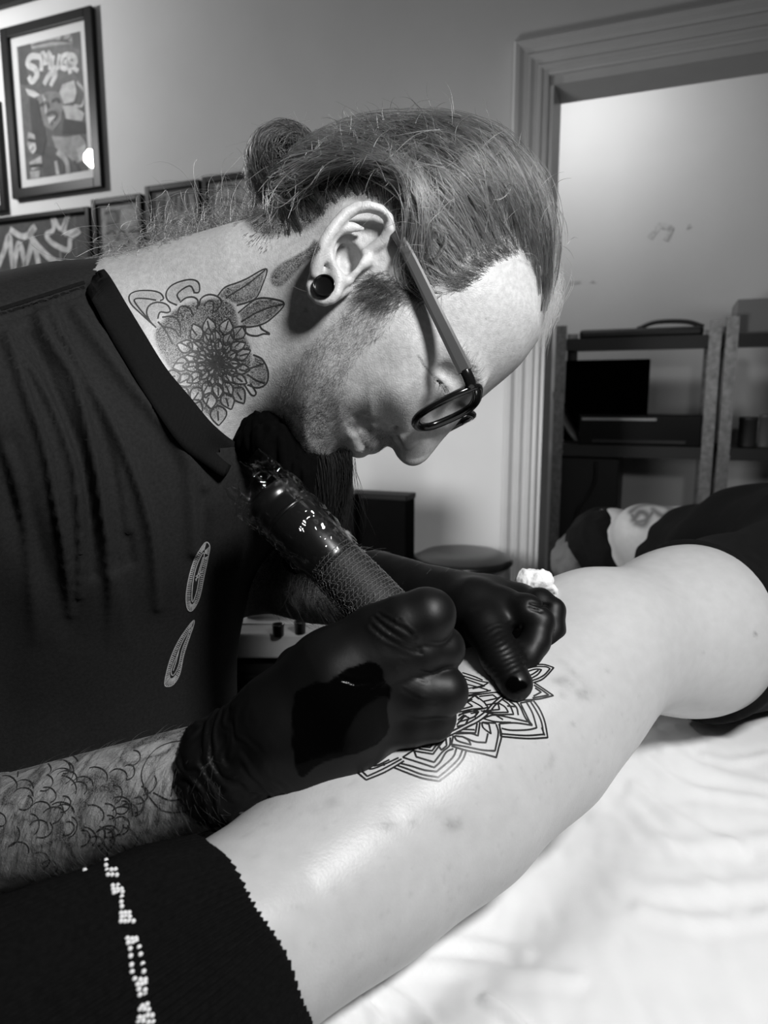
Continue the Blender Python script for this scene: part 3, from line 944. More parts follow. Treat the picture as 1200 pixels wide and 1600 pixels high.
def tps(ctrl, lam=1.0):
    c = np.array([[*hp(x, y, n)[:2], w] for x, y, n, w in ctrl])
    X = c[:, :2]; n = len(X)
    def U(r2): return 0.5 * r2 * np.log(r2 + 1e-9)
    r2 = ((X[:, None] - X[None]) ** 2).sum(-1)
    A = np.zeros((n + 3, n + 3))
    A[:n, :n] = U(r2) + lam * np.eye(n) * 30
    A[:n, n] = 1; A[:n, n + 1:] = X; A[n, :n] = 1; A[n + 1:, :n] = X.T
    s = np.linalg.solve(A, np.r_[c[:, 2], 0, 0, 0])
    out = s[n] + s[n + 1] * GX + s[n + 2] * GY
    for i in range(n):
        out = out + s[i] * U((GX - X[i, 0]) ** 2 + (GY - X[i, 1]) ** 2)
    return out

HEIGHTS = [(640, 300, 76), (720, 290, 73), (560, 290, 74), (790, 340, 66), (500, 300, 68), (830, 430, 56), (450, 340, 60),
           (790, 510, 60), (800, 460, 63), (720, 470, 68), (705, 520, 63), (680, 440, 71), (600, 380, 75), (520, 380, 71),
           (560, 410, 71), (600, 440, 71), (640, 500, 69), (650, 540, 66), (668, 556, 61), (692, 556, 57), (716, 556, 57),
           (735, 585, 46), (745, 612, 34), (765, 560, 54), (690, 590, 48), (704, 612, 35), (672, 606, 50), (712, 632, 18), (642, 590, 58),
           (612, 612, 57), (618, 645, 44), (648, 634, 43), (594, 652, 41), (575, 645, 45), (678, 655, 18), (695, 660, 12), (665, 690, 14), (642, 694, 16), (622, 688, 17),
           (610, 684, 20), (600, 676, 27), (585, 690, 21), (552, 660, 36), (566, 684, 26), (552, 692, 26), (534, 690, 28),
           (515, 705, 30), (500, 680, 41), (540, 630, 50), (562, 600, 56), (604, 570, 62), (560, 540, 65), (520, 580, 62),
           (492, 622, 55), (472, 660, 47), (450, 600, 56), (462, 540, 61), (510, 500, 66), (470, 450, 63), (430, 480, 54)]
ROUND = [(648, 705, 11), (690, 670, 9), (715, 640, 10), (630, 700, 11), (606, 690, 18), (580, 695, 20), (555, 698, 20), (520, 710, 26),
         (490, 700, 34), (450, 640, 45), (745, 612, 26), (780, 580, 40), (820, 520, 52), (840, 440, 66), (780, 300, 76),
         (640, 260, 80), (500, 300, 74), (440, 420, 60), (600, 450, 75), (600, 600, 55)]
WT = np.clip(tps([(x, y, n, n) for x, y, n in HEIGHTS], 0.6), 6, 90)
RR = np.clip(tps([(x, y, 0, r) for x, y, r in ROUND], 2.0), 8, 90)
gWx, gWy = np.gradient(WT, 0.8)
GW2 = gWx ** 2 + gWy ** 2

def look(A, u, v):
    x = np.clip((u - GU[0]) / 0.8, 0, len(GU) - 1.001); y = np.clip((v - GV[0]) / 0.8, 0, len(GV) - 1.001)
    i = x.astype(int); j = y.astype(int); fx = x - i; fy = y - j
    return A[i, j] * (1 - fx) * (1 - fy) + A[i + 1, j] * fx * (1 - fy) + A[i, j + 1] * (1 - fx) * fy + A[i + 1, j + 1] * fx * fy

def ears(L):
    """Right ear (towards the camera), mm."""
    z = lambda x, y, n: hp(460 + x / 6.0, 300 + y / 6.0, n)
    helix = [(620, 600, 74), (720, 545, 75), (840, 450, 77), (893, 350, 80), (872, 250, 83), (800, 178, 85), (690, 146, 87), (580, 156, 88),
             (486, 206, 89), (404, 290, 90), (334, 385, 91), (280, 480, 91), (242, 580, 90), (215, 680, 88), (196, 770, 86)]
    hr = [3.0, 3.2, 3.4, 3.6, 3.7, 3.8, 3.8, 3.7, 3.6, 3.5, 3.6, 3.7, 3.8, 3.8, 3.6]
    f = chain(L, [z(*p) for p in helix], hr)
    anti = [(650, 320, 82), (540, 330, 84), (440, 380, 85), (375, 460, 86), (330, 560, 87), (345, 650, 86), (385, 740, 84), (440, 830, 82)]
    f = smin(f, chain(L, [z(*p) for p in anti], [2.6, 3.0, 3.2, 3.4, 3.6, 3.6, 3.4, 3.4]), 2.2)
    # lobe, a ring around the plug
    c = z(282, 887, 83)
    th = np.linspace(0, 2 * math.pi, 13)
    ring = [c + np.array([math.cos(a) * 8.3, math.sin(a) * 8.8, 0.0]) for a in th]
    f = smin(f, chain(L, ring, [3.0] * 13), 2.0)
    f = smin(f, chain(L, [z(430, 850, 80), z(350, 1000, 79), z(480, 900, 74)], [3.5, 3.2, 4]), 3)
    # tragus
    f = smin(f, chain(L, [z(560, 740, 80), z(620, 680, 79), z(690, 640, 74)], [3.0, 3.6, 4.0]), 3)
    f = smin(f, chain(L, [z(560, 740, 79), z(520, 830, 79), z(440, 850, 80)], [2.6, 2.4, 3.0]), 2.5)
    # thin plate behind the folds
    pl = np.array([z(x, y, 78)[:2] for x, y in [(880, 420), (870, 250), (700, 150), (500, 200), (340, 380), (245, 580), (190, 780), (260, 860), (420, 850), (600, 740), (700, 600)]])
    d = -sdpoly(L[:, 0], L[:, 1], pl)
    back = z(300, 500, 80)[:2]; front = z(850, 500, 80)[:2]
    t = np.clip(((L[:, :2] - front) @ (back - front)) / ((back - front) @ (back - front)), 0, 1.2)
    plate = smax(np.abs(L[:, 2] - (69 + 12 * t * t)) - 2.6, d, 2)
    f = smin(f, plate, 2.5)
    return f

def headfn_mm(L, ear=True):
    u, v, n = L[:, 0], L[:, 1], L[:, 2]
    W = look(WT, u, v); R = look(RR, u, v); D = look(GD, u, v); G2 = look(GW2, u, v)
    out_u = np.maximum(0, np.maximum(GU[0] - u, u - GU[-1])) + np.maximum(0, np.maximum(GV[0] - v, v - GV[-1]))
    a = np.abs(n) / W
    b = 1 - np.minimum(D / R, 1)
    e = np.sqrt(a * a + b * b) + 1e-6
    g = np.sqrt((a / (e * W)) ** 2 * (1 + a * a * G2) + (b / (e * R)) ** 2) + 0.0035
    f = (e - 1) / g + out_u
    near = np.abs(f) < 14
    if near.any():
        Q = L[near].copy(); h = f[near]
        Q[:, 2] = np.abs(Q[:, 2])                      # both sides alike
        # eye socket, upper lid over the eyeball, lower lid
        h = smax(h, -ellip(Q, hp(692, 602, 52), (10, 11, 5)), 8)
        eb = hp(690, 598, 31)
        h = smin(h, np.linalg.norm(Q - eb, axis=1) - 13.2, 3)
        lid = chain(Q, [hp(664, 572, 44), hp(676, 582, 45.5), hp(690, 592, 44), hp(701, 603, 40), hp(709, 614, 32)], [1.5, 2.0, 2.4, 2.2, 1.4])
        h = smin(h, lid, 1.6)
        low = chain(Q, [hp(660, 575, 46), hp(668, 592, 44), hp(682, 604, 41), hp(697, 614, 35)], [1.4, 1.5, 1.5, 1.3])
        h = smin(h, low, 3.5)
        h = smax(h, -chain(Q, [hp(662, 574, 47), hp(673, 586, 45.4), hp(686, 597, 44), hp(698, 608, 40)], [0.4, 0.5, 0.6, 0.4]), 2.0)
        # brow
        h = smin(h, chain(Q, [hp(706, 545, 50), hp(730, 572, 42), hp(747, 600, 30)], [3, 3.5, 3]), 12)
        # nose wing, its crease and the nostril
        h = smin(h, ellip(Q, hp(633, 677, 14.5), (8.5, 10.0, 7.0)), 3.5)
        h = smax(h, -chain(Q, [hp(627, 656, 28), hp(615, 668, 26), hp(611, 684, 21)], [0.8, 1.4, 1.0]), 3)
        h = smax(h, -chain(Q, [hp(619, 684, 19), hp(622, 697, 16), hp(629, 710, 12)], [2.0, 4.0, 3.4]), 1.5)
        # lips and the line between them
        h = smin(h, chain(Q, [hp(562, 700, 0), hp(560, 696, 12), hp(556, 680, 22)], [5.6, 5.0, 2.4]), 7)
        h = smin(h, chain(Q, [hp(583, 699, 0), hp(580, 693, 12), hp(563, 672, 24)], [3.4, 3.0, 1.6]), 6)
        h = smax(h, -chain(Q, [hp(571, 700, 0), hp(569, 694, 12), hp(560, 676, 22), hp(552, 662, 29)], [1.2, 1.4, 1.0, 0.2]), 1.5)
        # cheek fold from nose to mouth corner
        h = smax(h, -chain(Q, [hp(608, 668, 30), hp(585, 662, 35), hp(558, 652, 35)], [0.8, 1.2, 0.6]), 5)
        f = f.copy(); f[near] = h
    if ear:
        c = hp(545, 395, 80)
        nr = (np.linalg.norm(L - c, axis=1) < 58) & (n > 55)
        if nr.any():
            fe = f.copy()
            fe[nr] = smin(f[nr], ears(L[nr]), 3.0)
            fe[nr] = smax(fe[nr], -ellip(L[nr], hp(460 + 500 / 6.0, 300 + 590 / 6.0, 80), (7.5, 11, 17)), 3.0)
            fe[nr] = smax(fe[nr], -ellip(L[nr], hp(460 + 720 / 6.0, 300 + 265 / 6.0, 86), (9, 4.5, 6)), 3.0)
            f = fe
    return f

NECK = [(at(500, 465, 0.508), 0.046), (at(405, 488, 0.514), 0.050), (at(305, 530, 0.524), 0.056), (at(215, 582, 0.535), 0.066)]
# shoulders, trunk and arms (inside the clothes)
S1 = at(-240, 650, 0.40); E1 = at(-200, 1365, 0.515); W1 = at(372, 1196, 0.388)
S2 = at(400, 680, 0.64); E2 = at(395, 885, 0.66); W2 = at(690, 948, 0.507)
NB = at(215, 610, 0.53)

def neckfn(P):
    f = chain(P, [p for p, r in NECK], [r for p, r in NECK], 0.02)
    # the muscle from behind the ear to the collarbone, and the nape
    f = smin(f, cone(P, at(476, 466, 0.458), at(318, 650, 0.480), 0.013, 0.011), 0.03)
    f = smin(f, cone(P, at(425, 435, 0.50), at(180, 505, 0.53), 0.034, 0.040), 0.03)
    # throat
    f = smin(f, cone(P, at(440, 600, 0.505), at(330, 640, 0.515), 0.022, 0.026), 0.04)
    return f

def headneck(P):
    f = headfn_mm(to_head(P)) / 1000.0
    return smin(f, neckfn(P), 0.022)

def trunk(P, r=0.0):
    f = cone(P, NB, S1, 0.074, 0.066)
    f = smin(f, cone(P, NB, S2, 0.070, 0.060), 0.05)
    f = smin(f, cone(P, at(150, 800, 0.575), at(105, 1180, 0.66), 0.128, 0.128), 0.09)
    f = smin(f, cone(P, at(20, 760, 0.55), at(150, 720, 0.56), 0.10, 0.10), 0.08)
    return f - r

def arms(P):
    a = chain(P, [S1, E1], [0.052, 0.040])
    a = smin(a, chain(P, [E1, E1 * 0.62 + W1 * 0.38, W1 * 0.85 + E1 * 0.15, W1], [0.038, 0.0385, 0.030, 0.027]), 0.02)
    b = chain(P, [S2, E2], [0.050, 0.040])
    b = smin(b, chain(P, [E2, E2 * 0.6 + W2 * 0.4, W2], [0.038, 0.037, 0.021]), 0.02)
    return np.minimum(a, b)

artist = thing('person', 'bearded man in black t-shirt and black gloves leaning over the leg with a tattoo machine', 'person', (-0.20, 0.60, 0.0))


def bodyfn(P):
    f = trunk(P, -0.004)
    f = smin(f, arms(P), 0.03)
    f = smin(f, cone(P, at(105, 1180, 0.66), at(100, 1480, 0.74), 0.120, 0.125), 0.08)
    m = (P[:, 2] > 1.03) & (P[:, 0] > -0.26)
    if m.any():
        Q = P[m]
        hn = neckfn(Q)
        c = np.linalg.norm(Q - HO, axis=1) < 0.215
        if c.any():
            hn[c] = smin(headfn_mm(to_head(Q[c])) / 1000.0, hn[c], 0.022)
        f[m] = smin(f[m], hn, 0.02)
    return f

bV, bF = sdf_mesh(bodyfn, np.array([-0.44, 0.33, 0.70]), np.array([0.145, 0.96, 1.43]), 0.00155)

# ---- tattoos and some shade: greys painted into the skin, lines laid on it
Zn = lambda pts, x0, y0, s: [(x0 + x / s, y0 + y / s) for x, y in pts]
NZ = lambda *pts: Zn(pts, 200, 400, 1200 / 280.0)         # neck tattoo, read off a 280 px wide detail

def petal(cx, cy, ang, ln, wd, bend=0.0, n=9):
    """Closed petal outline from its root at (cx, cy)."""
    t = np.linspace(0, 1, n)
    w = wd * np.sin(np.pi * t ** 0.8) * 0.5
    c, s = math.cos(ang), math.sin(ang)
    ax = ln * t; ay = bend * ln * t * t
    a = np.stack([cx + ax * c - (ay + w) * s, cy + ax * s + (ay + w) * c], 1)
    b = np.stack([cx + ax * c - (ay - w) * s, cy + ax * s + (ay - w) * c], 1)
    return np.vstack([a, b[::-1]])

neck_lines, neck_fill = [], []
curl = [NZ((180, 470), (90, 390), (20, 320), (10, 265), (60, 236), (150, 232), (215, 248), (240, 285), (215, 300)),
        NZ((150, 440), (60, 330), (45, 290), (110, 285), (190, 296)),
        NZ((190, 480), (150, 440), (125, 380), (145, 330), (200, 310), (260, 325), (285, 365), (262, 380), (215, 376), (200, 420)),
        NZ((330, 330), (270, 300), (256, 250), (290, 200), (360, 168), (430, 158), (475, 180), (478, 240), (440, 245)),
        NZ((350, 300), (330, 260), (370, 220), (420, 200), (445, 240)),
        NZ((350, 310), (390, 280), (440, 275), (470, 300), (465, 355)),
        NZ((480, 330), (490, 285), (540, 258), (600, 270), (630, 310), (590, 370)),
        NZ((510, 330), (540, 300), (575, 310), (570, 380)),
        NZ((230, 410), (300, 405), (345, 440), (350, 540), (310, 490), (230, 470)),
        NZ((200, 440), (240, 480), (270, 530), (300, 590)),
        NZ((330, 400), (350, 340), (410, 345), (440, 400))]
neck_lines += curl
leafs = [NZ((600, 270), (650, 210), (730, 180), (800, 150), (930, 85), (900, 200), (860, 280), (800, 310), (730, 330)),
         NZ((660, 280), (720, 240), (800, 190), (920, 95)),
         NZ((740, 380), (800, 330), (870, 285), (960, 285), (1050, 320), (960, 420), (890, 460), (810, 475), (760, 470)),
         NZ((760, 440), (860, 380), (960, 340), (1045, 322)),
         NZ((770, 470), (800, 520), (860, 535), (910, 520), (955, 522), (900, 490), (885, 465)),
         NZ((840, 660), (900, 690), (940, 770), (930, 850), (870, 880), (800, 860)),
         NZ((790, 760), (850, 740), (910, 720)), NZ((800, 790), (860, 830), (920, 850)), NZ((780, 860), (830, 930), (860, 915), (820, 850))]
neck_lines += leafs
cx0, cy0 = NZ((600, 710))[0]
rr = random.Random(3)
for ring, (r0, ln, wd, cnt) in enumerate([(2, 11, 7, 8), (8, 16, 10, 11), (17, 21, 14, 13), (29, 25, 17, 14), (44, 28, 22, 14), (60, 30, 26, 14)]):
    for i in range(cnt):
        a = 2 * math.pi * (i + 0.5 * (ring % 2)) / cnt + rr.uniform(-.08, .08)
        ca, sa = math.cos(a), math.sin(a)
        ex = 1.0 if sa < 0 else 1.12
        x = cx0 + r0 * ca; y = cy0 + r0 * sa * ex
        if ring == 5 and (ca > 0.2 or sa < -0.25): continue
        if ring == 4 and (ca > 0.62 and sa < .5): continue
        P_ = petal(x, y, a + rr.uniform(-.15, .15), ln * rr.uniform(.9, 1.1), wd, rr.uniform(-.25, .25))
        neck_lines.append(P_); neck_fill.append(P_)
        neck_lines.append(np.array([[x + ca * ln * .3, y + sa * ln * .3], [x + ca * ln * .8 + rr.uniform(-1, 1), y + sa * ln * .8]]))
blob = NZ((950, 120), (1010, 50), (1100, 0), (1200, -60), (1250, -120), (1300, -40), (1180, 60), (1090, 160), (1030, 210), (985, 215), (950, 180))
flower_area = NZ((200, 450), (340, 330), (480, 290), (620, 270), (720, 330), (760, 480), (830, 600), (840, 740), (790, 880), (760, 990), (640, 1000),
                 (640, 1080), (560, 1090), (480, 1040), (420, 930), (330, 840), (230, 700), (170, 560))
leaf_area = [leafs[0], leafs[2], leafs[5]]
curl_area = [curl[0], curl[2], curl[3]]

def neck_ink(V):
    x, y, d = proj(V)
    ink = np.zeros(len(V))
    nz = 0.5 + 0.5 * vnoise(V, 260, 3)
    nzl = 0.5 + 0.5 * vnoise(V, 70, 5)
    s = sdpoly(x, y, spline(flower_area, 4, True))
    core = np.exp(-((x - cx0) ** 2 + (y - cy0) ** 2) / (2 * 34.0 ** 2))
    shade = np.clip(s / 6, 0, 1) * np.clip(0.62 + 0.25 * core + 0.25 * (nzl - .5), 0, 1)
    for P_ in neck_fill:                                     # petals are lighter towards the tip
        b0 = P_[0]; t0 = P_[len(P_) // 2]
        m = (np.abs(x - b0[0]) < 40) & (np.abs(y - b0[1]) < 40)
        if not m.any(): continue
        ins = inpoly(x[m], y[m], P_)
        ax = t0 - b0; t = ((x[m] - b0[0]) * ax[0] + (y[m] - b0[1]) * ax[1]) / (ax @ ax)
        sh = shade[m]
        sh[ins] = np.clip(0.72 - 0.62 * t[ins] + 0.3 * (nz[m][ins] - .5), 0.10, 0.8) * (0.8 + 0.5 * core[m][ins])
        shade[m] = sh
    ink = np.maximum(ink, shade)
    for L_ in leaf_area:
        s = sdpoly(x, y, L_)
        ink = np.maximum(ink, np.clip(s / 3, 0, 1) * (0.50 + 0.3 * (nzl - .5) + 0.25 * np.exp(-s / 5) + 0.2 * (nz - .5)))
    for L_ in curl_area:
        s = sdpoly(x, y, L_)
        ink = np.maximum(ink, np.clip(s / 2, 0, 1) * 0.22)
    s = sdpoly(x, y, spline(blob, 4, True))
    ink = np.maximum(ink, np.clip(s / 4, 0, 1) * (0.62 + 0.25 * (nz - .5)))
    ink = np.clip(ink * 1.35, 0, .95)
    front = (V - HO) @ HN > -0.03
    # stubble tone on cheek, jaw and lip, with painted jaw shade; brows are hair
    L = to_head(V)
    beard = sdpoly(x, y, spline([(560, 455), (600, 480), (590, 520), (560, 560), (555, 610), (575, 650), (612, 676), (606, 704), (560, 660), (540, 690), (535, 745), (470, 745), (420, 700), (420, 600), (455, 550), (505, 500)], 4, True))
    bs = np.clip(beard / 26 + 0.35, 0, 1) * np.clip(0.34 + 0.30 * nz + 0.2 * (nzl - .5), 0, 1) * 0.85
    bs = np.clip(bs * (1 + 0.8 * np.clip((y - 570) / 120, 0, 1) * np.clip((560 - x) / 60, 0, 1)), 0, .92)  # extra darkening low on the jaw paints in its shaded side
    ink = np.maximum(ink, np.where(d < 0.5, bs, 0))
    ink[~front] = 0
    mo = sdpoly(x, y, spline([(614, 676), (610, 702), (585, 706), (573, 699), (562, 674), (578, 664)], 4, True))
    ink = np.maximum(ink, np.where(d < .5, np.clip(mo / 7 + .3, 0, 1) * np.clip(.42 + .25 * nz, 0, 1), 0))
    ml_ = polydist(x, y, [(573, 700), (567, 688), (553, 664)])
    ink = np.maximum(ink, np.where(d < .5, .6 * np.exp(-(ml_ / 2.4) ** 2), 0))
    el_ = polydist(x, y, [(654, 556), (664, 573), (676, 586), (688, 597), (700, 608)])
    ink = np.maximum(ink, np.where(d < .5, .75 * np.exp(-(el_ / 1.9) ** 2), 0))
    scalp = sdpoly(x, y, spline([(846, 520), (842, 470), (826, 420), (800, 388), (770, 398), (735, 424), (705, 444), (668, 462), (640, 470), (622, 440), (618, 380), (600, 330), (560, 312), (520, 325), (488, 358), (440, 372), (405, 372),
                (375, 340), (345, 240), (440, 150), (560, 120), (700, 120), (840, 180), (910, 330), (910, 460), (880, 530)], 4, True))
    ink = np.maximum(ink, np.clip(scalp / 14 + 0.15, 0, 0.93) * np.where(L[:, 2] > 77, 0, 1))
    # moles and freckles
    for (mx, my, mr) in ((477, 485, 2.4), (602, 530, 1.4), (640, 556, 1.5), (575, 635, 1.4), (592, 656, 1.2), (746, 553, 1.5), (760, 498, 1.3), (722, 470, 1.4),
                         (630, 505, 1.0), (560, 480, 1.0), (668, 540, 1.0), (690, 500, .9), (457, 590, 2.2), (700, 480, 1.0), (780, 520, 1.1), (655, 600, 1.0)):
        ink = np.maximum(ink, np.where(d < .5, 0.55 * np.exp(-((x - mx) ** 2 + (y - my) ** 2) / (2 * mr * mr)), 0))
    return ink

def arm_ink(V):
    x, y, d = proj(V)
    Q = V.copy()
    w1 = vnoise(V, 45, 1); w2 = vnoise(V + 0.37, 45, 2)
    Q = V + 0.016 * np.stack([w1, w2, w1 * 0.5], 1)
    r = np.abs(vnoise(Q, 75, 6))
    r2 = np.abs(vnoise(Q, 140, 8))
    ink = 0.10 + np.clip(0.75 - 2.2 * r, 0, 1) * 0.75 + np.clip(0.55 - 2.0 * r2, 0, 1) * 0.55 + 0.15 * vnoise(V, 420, 9)
    # a flower with pale petals near the cuff
    rose = inpoly(x, y, spline([(232, 1210), (262, 1178), (300, 1170), (318, 1196), (312, 1232), (282, 1246), (240, 1244)], 4, True))
    ink = np.where(rose, 0.10 + 0.1 * np.abs(vnoise(V, 300, 4)), ink)
    return np.clip(ink * 1.05, 0, 0.85)

ink_shade_v = np.zeros(len(bV))
bx_, by_, bd_ = proj(bV)
m_head = (bV[:, 2] > 1.06) & (bV[:, 0] > -0.26)
m_arm = (bV[:, 2] < 1.0) & (bd_ < 0.53) & (bx_ < 420)
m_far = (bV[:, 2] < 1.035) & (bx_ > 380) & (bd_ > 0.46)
ink_shade_v[m_head] = neck_ink(bV[m_head])
ink_shade_v[m_arm] = arm_ink(bV[m_arm])
ink_shade_v[m_far] = np.clip(0.85 + 0.15 * vnoise(bV[m_far], 60, 4), 0.6, 0.97)  # far forearm: the shadow it lies in is painted into the skin colour
body = mk('body', bV, bF, SKIN, artist, attrs={'ink': ink_shade_v})
def sub_skin(m):
    fm = m[bF].all(1)
    idx = np.full(len(bV), -1); used = np.unique(bF[fm]); idx[used] = np.arange(len(used))
    return Skin(bV[used], idx[bF[fm]])
head_skin = sub_skin(m_head & (bd_ < 0.52))
arm_skin = sub_skin(m_arm)
lw = [0.00095] * len(neck_lines)
V_, F_ = head_skin.ribbons([spline(l, 4, False) if len(l) < 16 else np.vstack([l, l[:1]]) for l in neck_lines], lw, step=2.5)
o = mk('neck_tattoo', V_, F_, INKG, body); o['label'] = 'grey chrysanthemum and leaf line tattoo on the neck'; o['kind'] = 'stuff'
arm_lines = [[(228, 1238), (222, 1205), (245, 1170), (285, 1158), (318, 1172), (330, 1205), (322, 1245), (295, 1266), (255, 1266), (228, 1238)],
             [(300, 1170), (276, 1200), (268, 1244)], [(268, 1235), (290, 1205), (314, 1195)], [(240, 1238), (268, 1250), (300, 1242), (316, 1222)],
             [(338, 1140), (330, 1165), (342, 1180), (330, 1172)], [(332, 1215), (345, 1240), (362, 1230)], [(335, 1245), (372, 1225)], [(335, 1252), (372, 1238)]]
ar_ = np.random.default_rng(8)
for k in range(64):
    x_, y_ = ar_.uniform(-10, 225), ar_.uniform(1185, 1350); h_ = ar_.uniform(-.9, .3); b_ = ar_.choice([-1, 1]) * ar_.uniform(.25, .55)
    ln = []
    for q in range(7):
        ln.append((x_, y_)); x_ += 7 * math.cos(h_); y_ += 7 * math.sin(h_); h_ += b_ * (1 if q < 3 else 1.5)
    arm_lines.append(ln)
V_, F_ = arm_skin.ribbons([spline(l, 5) for l in arm_lines], 0.0007, step=3)
o = mk('arm_tattoo', V_, F_, INKG, body); o['label'] = 'flower and scroll line tattoo on the forearm'; o['kind'] = 'stuff'

# ---- t-shirt
def shirtfn(P):
    f = trunk(P, 0.005)
    f = smin(f, cone(P, S1, S1 * 0.45 + E1 * 0.55, 0.069, 0.070), 0.03)
    f = smin(f, cone(P, S2, S2 * 0.5 + E2 * 0.5, 0.066, 0.066), 0.03)
    f = smin(f, cone(P, at(105, 1180, 0.66), at(100, 1430, 0.73), 0.135, 0.140), 0.08)
    nk = chain(P, [p for p, r in NECK], [r - 0.006 for p, r in NECK])
    return smax(f, -nk, 0.006)

sV, sF = sdf_mesh(shirtfn, (-0.47, 0.33, 0.72), (0.10, 0.93, 1.28), 0.0028)
sN = vnormals(sV, sF)
sx, sy, sd = proj(sV)
facing = ((CAM - sV) * sN).sum(1) > 0
FOLDS = [([(80, 486), (119, 560), (150, 616), (175, 665), (203, 728), (224, 787), (238, 857), (246, 950)], 9, .0032),
         ([(60, 500), (84, 546), (115, 595), (140, 686), (154, 756), (168, 857), (172, 960), (170, 1080)], 9, .0036),
         ([(10, 530), (21, 560), (45, 630), (66, 686), (84, 763), (101, 857), (110, 960)], 9, .0034),
         ([(31, 556), (59, 595), (87, 647), (115, 724), (124, 787), (126, 857), (124, 930)], 7, .0026),
         ([(119, 490), (157, 542), (196, 595), (245, 651), (287, 717), (297, 787), (300, 860)], 11, .0026),
         ([(60, 480), (105, 540), (130, 590), (162, 660), (186, 740), (200, 830)], 7, .0018),
         ([(-20, 640), (15, 720), (35, 800), (50, 900), (56, 1000)], 12, .003),
         ([(180, 900), (192, 1000), (190, 1100)], 14, .003), ([(90, 1000), (95, 1080), (80, 1160)], 12, .0026),
         ([(255, 640), (290, 700), (318, 760)], 10, .0015)]
VAL = [([(45, 520), (72, 570), (100, 640), (128, 720), (142, 800), (148, 900)], 8, .0028),
       ([(0, 700), (20, 780), (60, 880), (100, 960), (110, 1060)], 26, .0042),
       ([(100, 520), (140, 600), (170, 690), (190, 780), (205, 880)], 8, .0022),
       ([(136, 446), (156, 480), (178, 525), (200, 562), (242, 625), (285, 688), (322, 718)], 8, .0016),
       ([(0, 487), (60, 468), (130, 444)], 4, .0020), ([(0, 502), (60, 482), (132, 456)], 3, .0012)]
disp = np.zeros(len(sV))
for ln, sg, am in FOLDS:
    disp += 2.0 * am * np.exp(-(polydist(sx, sy, spline(ln, 4)) / (sg * .85)) ** 2)
for ln, sg, am in VAL:
    disp -= 1.6 * am * np.exp(-(polydist(sx, sy, spline(ln, 4)) / sg) ** 2)
disp *= np.clip((1020 - sy) / 200, 0, 1)
disp += 0.0016 * vnoise(sV * np.array([1.6, 1, .5]), 22, 2)
sV = sV + sN * (disp * np.where(facing, 1, .3))[:, None]
full_skin = Skin(sV, sF)
# neck hole: everything on the neck's side of the collar goes
botl = [(118, 434, .535), (138, 446, .495), (155, 475, .46), (178, 520, .45), (200, 558, .445), (240, 622, .445), (283, 684, .452), (318, 714, .47), (352, 738, .51), (330, 690, .585), (240, 590, .62), (140, 480, .59)]
bp_ = np.array([at(*q_) for q_ in botl]); bc0 = bp_.mean(0)
pn = np.linalg.svd(bp_ - bc0)[2][2]
if pn @ (NECK[0][0] - bc0) < 0: pn = -pn
hole_px = [(156, 408), (148, 436), (150, 456), (162, 480), (180, 520), (202, 557), (242, 620), (285, 680), (318, 704), (345, 700), (480, 660), (480, 380), (200, 360)]
sx, sy, sd = proj(sV)
near_neck = cone(sV, NECK[1][0], NB, 0.0, 0.0) < 0.17
cut = near_neck & np.where(facing & (sd < .53), inpoly(sx, sy, hole_px), (sV - bc0) @ pn > 0.0)
sF = sF[~cut[sF].any(1)]
used_ = np.unique(sF); re_ = np.full(len(sV), -1); re_[used_] = np.arange(len(used_)); sV = sV[used_]; sF = re_[sF]
shirt = mk('t_shirt', sV, sF, SHIRT, artist)
shirt['label'] = 'washed black t-shirt with ribbed collar'
shirt_skin = Skin(sV, sF)

# ribbed collar: a band between two edges, its ribs are real
top = [(162, 424, .545), (172, 432, .505), (196, 472, .47), (224, 518, .455), (259, 574, .45), (297, 620, .455), (338, 668, .475), (372, 690, .51), (356, 650, .565), (262, 560, .595), (185, 468, .580)]
bot = [(118, 424, .545), (130, 446, .495), (150, 480, .46), (172, 524, .45), (195, 563, .445), (235, 627, .445), (278, 690, .452), (315, 721, .47), (352, 742, .51), (330, 690, .585), (240, 590, .62), (140, 480, .59)]
def snap(pts, skin, lift, n):
    out = []
    for i, (x, y, d) in enumerate(pts):
        p = at(x, y, d)
        if i < n:
            q, nn = skin.hit(x, y)
            if q is not None and abs((q - CAM) @ FWD - d) < 0.05:
                p = q - raydir(x, y) * lift
        out.append(p)
    return out
tc_ = resample(spline(snap(top, head_skin, 0.0035, 7), 8, True), 0.0008)
bc_ = spline(snap(bot, full_skin, 0.0015, 8), 8, True)
s_ = np.r_[0, np.cumsum(np.linalg.norm(np.diff(bc_, axis=0), axis=1))]
bc_ = np.stack([np.interp(np.linspace(0, s_[-1], len(tc_)), s_, bc_[:, k]) for k in range(3)], 1)
axc = at(262, 575, 0.525)
nseg = len(tc_)
rows = []
K = 7
for j in range(K):
    t = j / (K - 1)
    M = tc_ * (1 - t) + bc_ * t
    o = M - axc; o /= np.linalg.norm(o, axis=1)[:, None]
    rib = 0.00035 * np.cos(np.arange(nseg) * 2 * math.pi / 3.0)
    rows.append(M + o * ((0.0022 * math.sin(math.pi * (0.15 + 0.7 * t)) + rib * (0.2 < t < 0.9))[:, None]))
for j in (1, 0):
    M = tc_ * (1 - j) + bc_ * j
    o = M - axc; o /= np.linalg.norm(o, axis=1)[:, None]
    rows.append(M - o * 0.002)
